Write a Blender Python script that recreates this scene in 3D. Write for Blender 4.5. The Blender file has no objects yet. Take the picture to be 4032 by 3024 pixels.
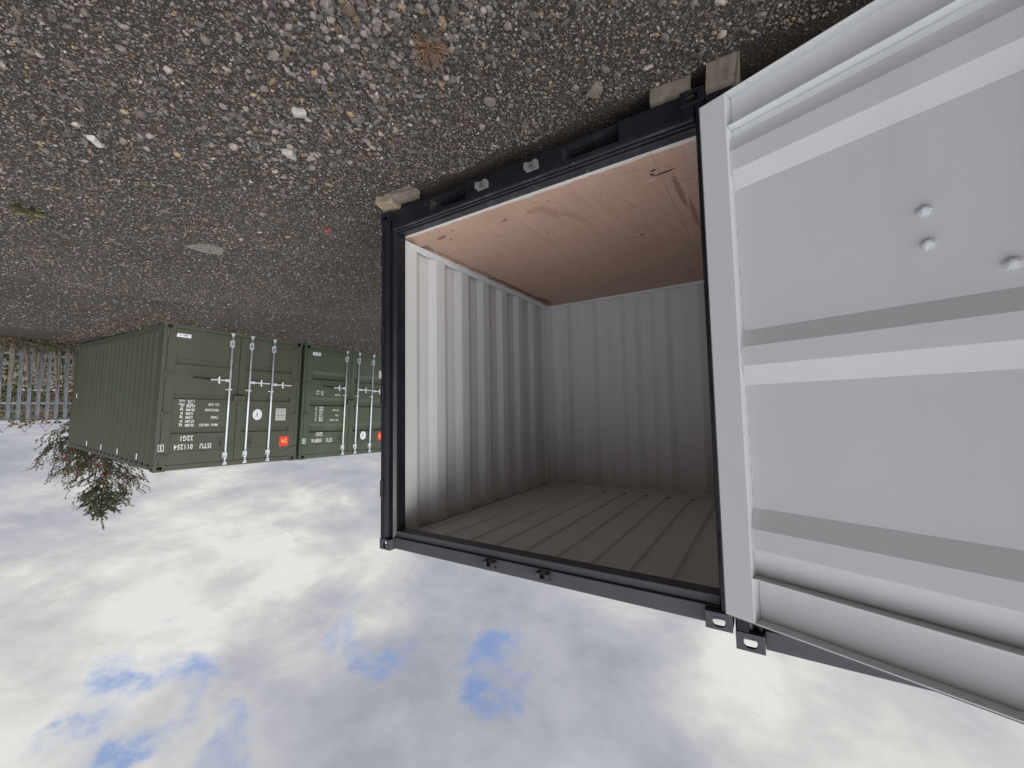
import bpy, math, random
import numpy as np
from mathutils import Matrix, Vector, noise as mnoise

random.seed(7)
rng = np.random.default_rng(11)
S = bpy.context.scene
COL = S.collection
R = math.radians

# ------------------------------------------------------------------ camera
def cam_basis(yaw, pitch, roll):
    cy, sy, cp, sp = math.cos(yaw), math.sin(yaw), math.cos(pitch), math.sin(pitch)
    f = Vector((sy * cp, cy * cp, sp)); r = Vector((cy, -sy, 0)); u = r.cross(f)
    cr, sr = math.cos(roll), math.sin(roll)
    return r * cr + u * sr, u * cr - r * sr, f
CAMPOS = Vector((-0.18712, -2.13217, 1.60640))
cr_, cu_, cf_ = cam_basis(0.5609, -0.0699, -0.0182)
cam = bpy.data.cameras.new('camera')
cam.sensor_width = 36.0; cam.lens = 14.28; cam.clip_start = 0.05; cam.clip_end = 3000
camo = bpy.data.objects.new('camera', cam); COL.objects.link(camo)
# the photograph was taken with the phone held upside down: the camera is rolled by half a turn
camo.matrix_world = Matrix(((-cr_.x, -cu_.x, -cf_.x, CAMPOS.x), (-cr_.y, -cu_.y, -cf_.y, CAMPOS.y),
                            (-cr_.z, -cu_.z, -cf_.z, CAMPOS.z), (0, 0, 0, 1)))
S.camera = camo

# ------------------------------------------------------------------ sun, sky, exposure
SUN_AZ, SUN_EL = 72.0, 15.0           # degrees from -Y towards -X, and above the horizon
SUN_STRENGTH, SUN_ANGLE = 1.4, 22.0
SKY_STRENGTH = 0.10
sd = Vector((-math.sin(R(SUN_AZ)) * math.cos(R(SUN_EL)), -math.cos(R(SUN_AZ)) * math.cos(R(SUN_EL)), math.sin(R(SUN_EL))))
sun = bpy.data.lights.new('sun', 'SUN'); sun.energy = SUN_STRENGTH; sun.angle = R(SUN_ANGLE); sun.color = (1.0, 0.965, 0.92)
suno = bpy.data.objects.new('sun', sun); COL.objects.link(suno)
suno.rotation_euler = sd.to_track_quat('Z', 'Y').to_euler(); suno.location = sd * 30

class NT:
    """small helper for node trees"""
    def __init__(s, tree): s.t = tree; s.n = tree.nodes; s.l = tree.links
    def new(s, kind, **kw):
        n = s.n.new(kind)
        for k, v in kw.items(): setattr(n, k, v)
        return n
    def link(s, a, b): s.l.new(a, b)
    def setin(s, node, key, v):
        if hasattr(v, 'is_output') or isinstance(v, bpy.types.NodeSocket): s.link(v, node.inputs[key])
        else: node.inputs[key].default_value = v
    def math(s, op, a, b=0.0, c=None, clamp=False):
        n = s.new('ShaderNodeMath', operation=op, use_clamp=clamp)
        s.setin(n, 0, a); s.setin(n, 1, b)
        if c is not None: s.setin(n, 2, c)
        return n.outputs[0]
    def vmath(s, op, a, b=(0, 0, 0)):
        n = s.new('ShaderNodeVectorMath', operation=op)
        s.setin(n, 0, a); s.setin(n, 1, b)
        return n.outputs['Value'] if op in ('DOT_PRODUCT', 'LENGTH') else n.outputs['Vector']
    def mapr(s, v, a, b, c=0.0, d=1.0, smooth=False):
        n = s.new('ShaderNodeMapRange', interpolation_type='SMOOTHSTEP' if smooth else 'LINEAR')
        s.setin(n, 0, v)
        for i, q in enumerate((a, b, c, d)): n.inputs[i + 1].default_value = q
        return n.outputs[0]
    def mix(s, f, a, b, mode='MIX'):
        n = s.new('ShaderNodeMix', data_type='RGBA', blend_type=mode)
        s.setin(n, 0, f)
        for k, v in ((6, a), (7, b)):
            if isinstance(v, bpy.types.NodeSocket): s.link(v, n.inputs[k])
            else: n.inputs[k].default_value = (*v[:3], 1)
        return n.outputs[2]
    def noise(s, vec, scale, detail=4.0, rough=0.55, dist=0.0, out=0):
        n = s.new('ShaderNodeTexNoise')
        s.setin(n, 'Vector', vec); n.inputs['Scale'].default_value = scale; n.inputs['Detail'].default_value = detail
        n.inputs['Roughness'].default_value = rough; n.inputs['Distortion'].default_value = dist
        return n.outputs[out]

def ray(dx, dy):
    """unit direction of a sky feature read off the photograph (2212 x 1659 view)"""
    x = 4032 - dx * 1.8228; y = 3024 - dy * 1.8228
    return (cr_ * ((x - 2016) / 1599.35) - cu_ * ((y - 1512) / 1599.35) + cf_).normalized()

W = bpy.data.worlds.new('World'); S.world = W; W.use_nodes = True
wt = NT(W.node_tree); wt.n.clear()
def build_sky():
    geo = wt.new('ShaderNodeTexCoord'); d = geo.outputs['Generated']
    sky = wt.new('ShaderNodeTexSky', sky_type='NISHITA'); sky.sun_disc = False
    sky.sun_elevation = R(SUN_EL); sky.sun_rotation = math.atan2(sd.x, sd.y)
    sky.air_density = 1.0; sky.dust_density = 0.6; sky.ozone_density = 1.5
    sep = wt.new('ShaderNodeSeparateXYZ'); wt.link(d, sep.inputs[0])
    z = wt.math('ADD', wt.math('MAXIMUM', sep.outputs[2], 0.0), 0.22)
    comb = wt.new('ShaderNodeCombineXYZ')
    wt.link(wt.math('DIVIDE', sep.outputs[0], z), comb.inputs[0]); wt.link(wt.math('DIVIDE', sep.outputs[1], z), comb.inputs[1])
    p = comb.outputs[0]
    big = wt.noise(p, 1.1, 6.0, 0.58, 0.25)
    mid = wt.noise(wt.vmath('ADD', p, (7.3, 2.1, 0.4)), 2.6, 8.0, 0.60, 0.35)
    fine = wt.noise(wt.vmath('ADD', p, (1.9, 5.2, 3.3)), 6.0, 6.0, 0.55, 0.2)
    # the directions of the cloud masses are frayed by noise so that none of them has a plain outline
    warp = wt.noise(wt.vmath('ADD', p, (3.7, 9.1, 1.2)), 2.4, 7.0, .62, .3, 1)
    wv = wt.new('ShaderNodeVectorMath', operation='SCALE'); wt.link(wt.vmath('SUBTRACT', warp, (.5, .5, .5)), wv.inputs[0]); wv.inputs['Scale'].default_value = .30
    dw = wt.vmath('NORMALIZE', wt.vmath('ADD', d, wv.outputs[0]))
    def lobe(dx, dy, r):
        h = ray(dx, dy)
        return wt.mapr(wt.vmath('DOT_PRODUCT', dw, tuple(h)), math.cos(R(r)), 1.0, 0.0, 1.0, True)
    lum = wt.math('ADD', wt.math('MULTIPLY', wt.mapr(big, .3, .7), 0.30), wt.math('MULTIPLY', wt.mapr(mid, .3, .7), 0.50))
    for dx, dy, r, w in ((120, 1480, 24, .42), (720, 1270, 12, .50), (430, 1180, 14, .25), (1500, 1330, 14, .25), (1930, 1560, 22, .40),
                         (640, 1540, 13, -.24), (950, 1600, 16, -.22), (620, 1380, 9, -.22), (120, 1120, 12, -.18), (1330, 1580, 17, -.17)):
        lum = wt.math('ADD', lum, wt.math('MULTIPLY', lobe(dx, dy, r), w))
    lum = wt.math('ADD', lum, wt.math('MULTIPLY', wt.mapr(fine, .35, .65, -1, 1), 0.09))
    lum = wt.math('ADD', lum, wt.math('MULTIPLY', wt.mapr(wt.noise(wt.vmath('ADD', p, (6.6, 3.9, 2.5)), 4.2, 9.0, .66, .8), .35, .65, -1, 1), 0.09))
    lum = wt.math('SUBTRACT', lum, .07)
    ramp = wt.new('ShaderNodeValToRGB'); wt.link(lum, ramp.inputs[0])
    e = ramp.color_ramp.elements
    e[0].position = 0.0; e[0].color = (2.85, 2.93, 3.3, 1)
    e[1].position = 0.98; e[1].color = (6.2, 6.07, 5.85, 1)
    m_ = e.new(0.42); m_.color = (3.85, 3.88, 4.22, 1)
    m_ = e.new(0.70); m_.color = (4.85, 4.78, 4.70, 1)
    # cloud is brighter on the sun's side of the sky and overhead
    gd = Vector((-math.sin(R(50)) * .97, -math.cos(R(50)) * .97, .24)).normalized()
    glow = wt.math('POWER', wt.mapr(wt.vmath('DOT_PRODUCT', d, tuple(gd)), .0, 1.0), 1.7)
    gain = wt.math('ADD', wt.math('ADD', 1.0, wt.math('MULTIPLY', glow, 3.0)), wt.mapr(sep.outputs[2], .58, .95, 0, 2.2, True))
    # ragged blue gaps
    gap = wt.mapr(big, .70, .82, 0, .5, True)
    for dx, dy, r, w in ((1050, 1430, 6.0, 1.0), (860, 1412, 3.8, .85), (775, 1360, 3.4, .6), (325, 1480, 6.0, 1.0), (190, 1605, 4.0, .8), (455, 1650, 4.5, .8)):
        gap = wt.math('ADD', gap, wt.math('MULTIPLY', lobe(dx, dy, r), w))
    gap = wt.math('MULTIPLY', gap, wt.mapr(wt.math('ADD', wt.math('MULTIPLY', mid, .45), wt.math('MULTIPLY', fine, .55)), .38, .60, .15, 1.3, True))
    grit = wt.noise(wt.vmath('ADD', p, (4.1, .7, 8.8)), 11.0, 8.0, .68, .5)
    gap = wt.math('MULTIPLY', gap, wt.mapr(grit, .33, .63, .55, 1.12))
    gap = wt.mapr(gap, .12, 1.30, 0, .78, True)
    cl = wt.new('ShaderNodeVectorMath', operation='SCALE'); wt.link(ramp.outputs[0], cl.inputs[0]); wt.link(gain, cl.inputs['Scale'])
    blue = wt.mix(0.6, sky.outputs[0], (1.5, 2.6, 5.6))
    col = wt.mix(gap, cl.outputs[0], blue)
    bg = wt.new('ShaderNodeBackground'); bg.inputs[1].default_value = SKY_STRENGTH; wt.link(col, bg.inputs[0])
    out = wt.new('ShaderNodeOutputWorld'); wt.link(bg.outputs[0], out.inputs[0])
build_sky()
S.view_settings.view_transform = 'Standard'; S.view_settings.look = 'None'
S.view_settings.exposure = 0.35; S.view_settings.gamma = 1.0; S.view_settings.use_curve_mapping = False
S.render.engine = 'CYCLES'

# ------------------------------------------------------------------ materials
MATS = {}
def paint(name, col, rough=0.5, var=0.10, scale=3.0, bump=0.15, bscale=60.0, metal=0.0, dirt=None, dirt_amt=0.35, dscale=2.0, orange=0.0, spec=0.5, chips=None, chip_t=.66, chip_s=25):
    m = bpy.data.materials.new(name); m.use_nodes = True
    t = NT(m.node_tree); b = m.node_tree.nodes['Principled BSDF']
    tc = t.new('ShaderNodeTexCoord'); v = tc.outputs['Object']
    n1 = t.noise(v, scale, 5.0, .6)
    c = t.mix(t.mapr(n1, .3, .7), tuple(x * (1 - var) for x in col), tuple(min(1, x * (1 + var)) for x in col))
    if dirt is not None:
        mp = t.new('ShaderNodeMapping'); t.link(v, mp.inputs[0]); mp.inputs['Scale'].default_value = (1, 1, .25)
        n2 = t.noise(mp.outputs[0], dscale, 8.0, .68, .4)
        c = t.mix(t.mapr(n2, .5, .78, 0, dirt_amt, True), c, dirt)
    if chips is not None:
        n3 = t.noise(v, chip_s, 6.0, .62, .6)
        c = t.mix(t.mapr(n3, chip_t, chip_t + .03, 0, 1), c, chips)
    t.link(c, b.inputs['Base Color'])
    n4 = t.noise(v, bscale, 3.0, .5)
    t.link(t.mapr(n1, .25, .75, rough - .06, rough + .08), b.inputs['Roughness'])
    b.inputs['Metallic'].default_value = metal
    b.inputs['Specular IOR Level'].default_value = spec
    bp = t.new('ShaderNodeBump'); bp.inputs['Strength'].default_value = bump; bp.inputs['Distance'].default_value = 0.002
    t.link(n4, bp.inputs['Height'])
    if orange:
        n5 = t.noise(v, 2.2, 2.0, .5)
        b2 = t.new('ShaderNodeBump'); b2.inputs['Strength'].default_value = orange; b2.inputs['Distance'].default_value = 0.03
        t.link(n5, b2.inputs['Height']); t.link(bp.outputs[0], b2.inputs['Normal']); t.link(b2.outputs[0], b.inputs['Normal'])
    else:
        t.link(bp.outputs[0], b.inputs['Normal'])
    MATS[name] = m
    return m
LITBLACK = paint('lit_black_paint', (.058, .060, .068), .48, .15, 4, .25, 40, dirt=(.09, .088, .085), dirt_amt=.4, dscale=3, orange=.12, chips=(.2, .19, .18), chip_t=.74)  # brighter copy of the black paint: light painted into header and top castings
BLACK = paint('black_paint', (.010, .0105, .014), .34, .2, 4, .25, 40, spec=.32, dirt=(.045, .042, .04), dirt_amt=.30, dscale=3, orange=.12, chips=(.16, .15, .14), chip_t=.70)
SCUFF = paint('scuffed_black_paint', (.028, .029, .034), .48, .25, 6, .5, 30, dirt=(.13, .12, .11), dirt_amt=.8, dscale=9, chips=(.35, .33, .30), chip_t=.66, chip_s=40)
WORN = paint('worn_steel', (.15, .145, .14), .6, .3, 30, .4, 60, dirt=(.03, .03, .03), dirt_amt=.8, dscale=22)
GREY = paint('pale_grey_paint', (.612, .622, .608), .46, .025, 1.2, .22, 220, dirt=(.42, .42, .41), dirt_amt=.22, dscale=2.4, orange=.05)
CREAM = paint('off_white_interior_paint', (.56, .568, .560), .5, .03, 1.5, .25, 160, dirt=(.45, .43, .40), dirt_amt=.25, dscale=2.0, orange=.06)
GREEN = paint('dark_green_paint', (.054, .063, .038), .5, .06, 1.5, .2, 60, dirt=(.085, .092, .062), dirt_amt=.4, dscale=2.2, orange=.14)
GREENB = paint('dull_green_paint', (.055, .068, .039), .55, .08, 1.5, .2, 60, dirt=(.12, .13, .10), dirt_amt=.5, dscale=2.6, orange=.18, chips=(.20, .09, .045), chip_t=.76, chip_s=14)
RUBBER = paint('black_rubber', (.018, .018, .019), .6, .2, 8, .3, 80)
SEAL = paint('grey_door_seal', (.10, .10, .105), .65, .2, 8, .3, 80)
GALV = paint('galvanised_steel', (.62, .64, .66), .38, .14, 14, .4, 90, metal=.35, dirt=(.4, .4, .4), dirt_amt=.3, dscale=12)
FENCEGALV = paint('dull_galvanised_steel', (.23, .25, .27), .5, .2, 5, .3, 60, metal=.3)
WIRE = paint('fence_wire', (.16, .165, .17), .5, .2, 5, .1, 60, metal=.3)
DARKGRIP = paint('black_plastic_grip', (.02, .02, .02), .45, .1, 8, .2, 60)
WHITE = paint('white_lettering', (.74, .75, .72), .6, .08, 20, .1, 60, dirt=(.35, .37, .32), dirt_amt=.4, dscale=18)
STICK = paint('white_sticker', (.74, .75, .77), .4, .05, 12, .05, 60)
PLATE = paint('aluminium_plate', (.50, .49, .46), .45, .12, 40, .3, 90, metal=.2)
INK = paint('dark_print', (.05, .055, .05), .6, .1, 20, .05, 60)
BLUEINK = paint('blue_print', (.05, .08, .25), .6, .1, 20, .05, 60)
RED = paint('red_sticker', (.62, .045, .03), .45, .08, 10, .05, 60)
YELLOW = paint('yellow_print', (.75, .50, .04), .5, .08, 10, .05, 60)
CONC = paint('rough_concrete', (.158, .132, .102), .9, .25, 14, .9, 70, dirt=(.09, .078, .06), dirt_amt=.7, dscale=18)
CONCS = paint('weathered_slab', (.15, .132, .108), .9, .3, 14, .9, 70, dirt=(.09, .075, .06), dirt_amt=.8, dscale=14)
CONCY = paint('yellowed_stone', (.24, .20, .13), .9, .25, 16, .9, 70, dirt=(.2, .16, .08), dirt_amt=.6, dscale=18)
BARK = paint('pale_bark', (.17, .145, .11), .9, .3, 12, 1.0, 40, dirt=(.07, .06, .045), dirt_amt=.7, dscale=12)
BARKD = paint('dark_bark', (.06, .05, .042), .9, .3, 12, 1.0, 40)
CREAMWALL = paint('cream_render', (.44, .41, .34), .85, .1, 3, .3, 40, dirt=(.35, .30, .24), dirt_amt=.5, dscale=4)
WELD = paint('painted_weld', (.56, .57, .575), .4, .08, 30, .6, 120)

def tint_mat(name, rough=.85, var=.35, scale=120, bump=.5, trans=0.0):
    """colour comes from the mesh's own per-piece 'tint' attribute, with grain on top"""
    m = bpy.data.materials.new(name); m.use_nodes = True
    t = NT(m.node_tree); b = m.node_tree.nodes['Principled BSDF']
    at = t.new('ShaderNodeAttribute', attribute_name='tint')
    tc = t.new('ShaderNodeTexCoord'); n = t.noise(tc.outputs['Object'], scale, 5, .65)
    k = t.mapr(n, .28, .72, 1 - var, 1 + var)
    c = t.mix(1.0, at.outputs[0], (1, 1, 1), 'MULTIPLY')
    v = t.new('ShaderNodeVectorMath', operation='SCALE'); t.link(c, v.inputs[0]); t.link(k, v.inputs['Scale'])
    t.link(v.outputs[0], b.inputs['Base Color']); b.inputs['Roughness'].default_value = rough
    b.inputs['Specular IOR Level'].default_value = .3
    if bump:
        bp = t.new('ShaderNodeBump'); bp.inputs['Strength'].default_value = bump; bp.inputs['Distance'].default_value = .003
        t.link(n, bp.inputs['Height']); t.link(bp.outputs[0], b.inputs['Normal'])
    if trans:
        tr = t.new('ShaderNodeBsdfTranslucent'); t.link(v.outputs[0], tr.inputs[0])
        mx = t.new('ShaderNodeMixShader'); mx.inputs[0].default_value = trans
        t.link(b.outputs[0], mx.inputs[1]); t.link(tr.outputs[0], mx.inputs[2])
        t.link(mx.outputs[0], m.node_tree.nodes['Material Output'].inputs[0])
    return m
STONE = tint_mat('gravel_stone', .88, .38, 90, .6)
LEAF = tint_mat('leaf', .55, .25, 40, 0, .25)
STRAW = tint_mat('dry_stem', .85, .3, 60, 0)

def ground_mat():
    m = bpy.data.materials.new('gravel_ground'); m.use_nodes = True
    t = NT(m.node_tree); b = m.node_tree.nodes['Principled BSDF']
    tc = t.new('ShaderNodeTexCoord'); v = tc.outputs['Object']
    base = t.mix(t.mapr(t.noise(v, .9, 6, .6), .35, .65), (.030, .023, .018), (.050, .039, .031))
    # finer grit, then chippings, each stone with its own colour
    def stones(scale, base, height, cover, light):
        wob = t.vmath('ADD', v, t.vmath('SCALE', t.noise(v, scale * .8, 2, .5, 0, 1), (0, 0, 0)))
        vo = t.new('ShaderNodeTexVoronoi', feature='F1'); t.link(v, vo.inputs['Vector']); vo.inputs['Scale'].default_value = scale
        vo.inputs['Randomness'].default_value = 1.0
        sp = t.new('ShaderNodeSeparateColor'); t.link(vo.outputs['Color'], sp.inputs[0])
        rr = t.new('ShaderNodeValToRGB'); t.link(sp.outputs[0], rr.inputs[0])
        e = rr.color_ramp.elements; e[0].position = 0; e[0].color = (.026 * light, .022 * light, .019 * light, 1)
        e[1].position = 1; e[1].color = (.30 * light, .28 * light, .25 * light, 1)
        for q, cc in ((.45, (.066, .057, .050)), (.72, (.118, .104, .092)), (.86, (.16, .13, .09)), (.93, (.19, .17, .15))):
            k = e.new(q); k.color = (cc[0] * light, cc[1] * light, cc[2] * light, 1)
        inside = t.mapr(vo.outputs['Distance'], .26, .44, 1, 0, True)
        pick = t.math('MULTIPLY', inside, t.mapr(sp.outputs[1], 1 - cover - .05, 1 - cover + .05))
        return t.mix(pick, base, rr.outputs[0]), t.math('MULTIPLY', pick, t.math('MULTIPLY', t.mapr(vo.outputs['Distance'], 0, .5, 1, 0), height))
    c, h1 = stones(165, base, .30, .80, 1.15)
    c, h2 = stones(80, c, .55, .60, 1.2)
    c, h3 = stones(36, c, 1.0, .22, 1.3)
    t.link(c, b.inputs['Base Color']); b.inputs['Roughness'].default_value = .92; b.inputs['Specular IOR Level'].default_value = .25
    h = t.math('ADD', t.math('ADD', h1, h2), t.math('ADD', h3, t.math('MULTIPLY', t.noise(v, 60, 5, .65), .5)))
    bp = t.new('ShaderNodeBump'); bp.inputs['Strength'].default_value = .9; bp.inputs['Distance'].default_value = .014
    t.link(h, bp.inputs['Height']); t.link(bp.outputs[0], b.inputs['Normal'])
    return m
GROUND = ground_mat()

def ply_mat():
    m = bpy.data.materials.new('plywood_floor'); m.use_nodes = True
    t = NT(m.node_tree); b = m.node_tree.nodes['Principled BSDF']
    tc = t.new('ShaderNodeTexCoord'); v = tc.outputs['Object']
    mp = t.new('ShaderNodeMapping'); t.link(v, mp.inputs[0]); mp.inputs['Scale'].default_value = (6.0, .55, 1)
    g = t.noise(mp.outputs[0], 5, 8, .65, .6)
    c = t.mix(t.mapr(g, .3, .7), (.445, .285, .205), (.515, .345, .258))
    cl = t.noise(v, 2.2, 6, .6, .3)
    c = t.mix(t.mapr(cl, .42, .7, 0, .35, True), c, (.40, .265, .20))
    # cross scratches, dark specks and a few flecks of paint
    mp2 = t.new('ShaderNodeMapping'); t.link(v, mp2.inputs[0]); mp2.inputs['Scale'].default_value = (1.2, 14, 1); mp2.inputs['Rotation'].default_value = (0, 0, .25)
    sc = t.noise(mp2.outputs[0], 4, 5, .7)
    c = t.mix(t.mapr(sc, .60, .72, 0, .4), c, (.60, .43, .34))
    mp3 = t.new('ShaderNodeMapping'); t.link(v, mp3.inputs[0]); mp3.inputs['Scale'].default_value = (.8, 9, 1); mp3.inputs['Location'].default_value = (3, 1, 0)
    lines = t.noise(mp3.outputs[0], 3.0, 6, .72, .2)
    c = t.mix(t.mapr(lines, .60, .70, 0, .5), c, (.27, .15, .105))
    gouge = t.noise(t.vmath('ADD', v, (7.7, 2.3, 0)), 9, 4, .62, 1.2)
    c = t.mix(t.mapr(gouge, .70, .73, 0, .9), c, (.06, .035, .026))
    sp = t.noise(v, 28, 3, .5)
    c = t.mix(t.mapr(sp, .735, .76), c, (.035, .022, .016))
    wf = t.noise(t.vmath('ADD', v, (3.1, 1.7, 0)), 34, 2, .5)
    c = t.mix(t.mapr(wf, .765, .78), c, (.62, .55, .5))
    def mark(x, y, rx, ry, rot, colr, amt, fray=.5):
        nonlocal c
        m_ = t.new('ShaderNodeMapping', vector_type='TEXTURE'); t.link(v, m_.inputs[0])
        m_.inputs['Location'].default_value = (x, y, .158); m_.inputs['Rotation'].default_value = (0, 0, rot); m_.inputs['Scale'].default_value = (rx, ry, 1)
        sp_ = t.new('ShaderNodeSeparateXYZ'); t.link(m_.outputs[0], sp_.inputs[0])
        cb = t.new('ShaderNodeCombineXYZ'); t.link(sp_.outputs[0], cb.inputs[0]); t.link(sp_.outputs[1], cb.inputs[1])
        dd = t.math('ADD', t.vmath('LENGTH', cb.outputs[0]), t.math('MULTIPLY', t.mapr(t.noise(v, 38, 5, .7), .25, .75, -1, 1), fray))
        c = t.mix(t.mapr(dd, .8, 1.0, amt, 0), c, colr)
    DK, PK, WH = (.035, .02, .014), (.30, .15, .10), (.62, .57, .53)
    for a_ in ((.33, .34, .022, .012, .3, DK, .95), (.345, .385, .012, .02, .5, DK, .95), (.27, .40, .075, .010, .12, DK, .95), (.365, .445, .03, .006, .2, WH, .9, .2), (.33, .55, .010, .006, 0, WH, .8, .2), (.36, .55, .008, .006, 0, WH, .8, .2),
               (.62, 1.22, .022, .012, .2, DK, .95), (.69, 1.24, .020, .006, .15, DK, .9), (1.42, .37, .03, .010, .2, DK, .8), (1.40, .34, .010, .008, 0, DK, .7), (1.02, .30, .010, .010, 0, DK, .8), (1.86, .28, .010, .012, 0, DK, .8), (2.02, .33, .06, .022, .3, (.10, .06, .045), .7), (1.98, .40, .02, .012, .3, (.08, .05, .04), .7),
               (1.15, .36, .10, .035, .1, PK, .45, .8), (1.08, .46, .05, .12, .3, PK, .4, .9), (.95, .62, .04, .16, .35, PK, .35, .9), (.85, .42, .008, .008, 0, DK, .7), (1.25, .75, .010, .007, 0, DK, .7), (.70, .85, .012, .006, .5, DK, .6), (.55, .70, .010, .05, .3, (.2, .11, .08), .5, .8), (.235, .70, .02, .28, .02, (.16, .085, .06), .6, .5), (.20, 1.1, .02, .3, 0, (.14, .08, .06), .6, .6),
               (2.24, 1.9, .030, .75, 0, (.05, .028, .02), .75, .8), (2.21, 2.5, .05, .22, 0, (.06, .032, .022), .7, .9), (2.25, .9, .015, .5, 0, (.16, .09, .065), .6, .6)):
        mark(*a_)
    # grime along the wall foot and a ragged line of white paint along the threshold
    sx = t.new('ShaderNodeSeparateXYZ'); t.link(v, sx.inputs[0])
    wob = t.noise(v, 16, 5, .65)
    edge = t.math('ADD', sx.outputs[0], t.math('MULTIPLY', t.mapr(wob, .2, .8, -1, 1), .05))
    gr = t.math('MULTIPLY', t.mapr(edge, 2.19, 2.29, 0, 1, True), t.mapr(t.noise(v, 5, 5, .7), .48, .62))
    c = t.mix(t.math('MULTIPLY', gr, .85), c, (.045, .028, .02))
    gl = t.math('MULTIPLY', t.mapr(edge, .10, .17, 1, 0, True), t.mapr(t.noise(v, 13, 6, .7), .5, .58))
    c = t.mix(t.math('MULTIPLY', gl, .8), c, (.40, .37, .33))
    fr = t.math('ADD', sx.outputs[1], t.math('MULTIPLY', t.mapr(wob, .2, .8, -1, 1), .012))
    c = t.mix(t.mapr(fr, .176, .184, .9, 0), c, (.62, .60, .56))
    t.link(c, b.inputs['Base Color']); b.inputs['Roughness'].default_value = .62; b.inputs['Specular IOR Level'].default_value = .35
    bp = t.new('ShaderNodeBump'); bp.inputs['Strength'].default_value = .25; bp.inputs['Distance'].default_value = .002
    t.link(g, bp.inputs['Height']); t.link(bp.outputs[0], b.inputs['Normal'])
    return m
PLY = ply_mat()

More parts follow.
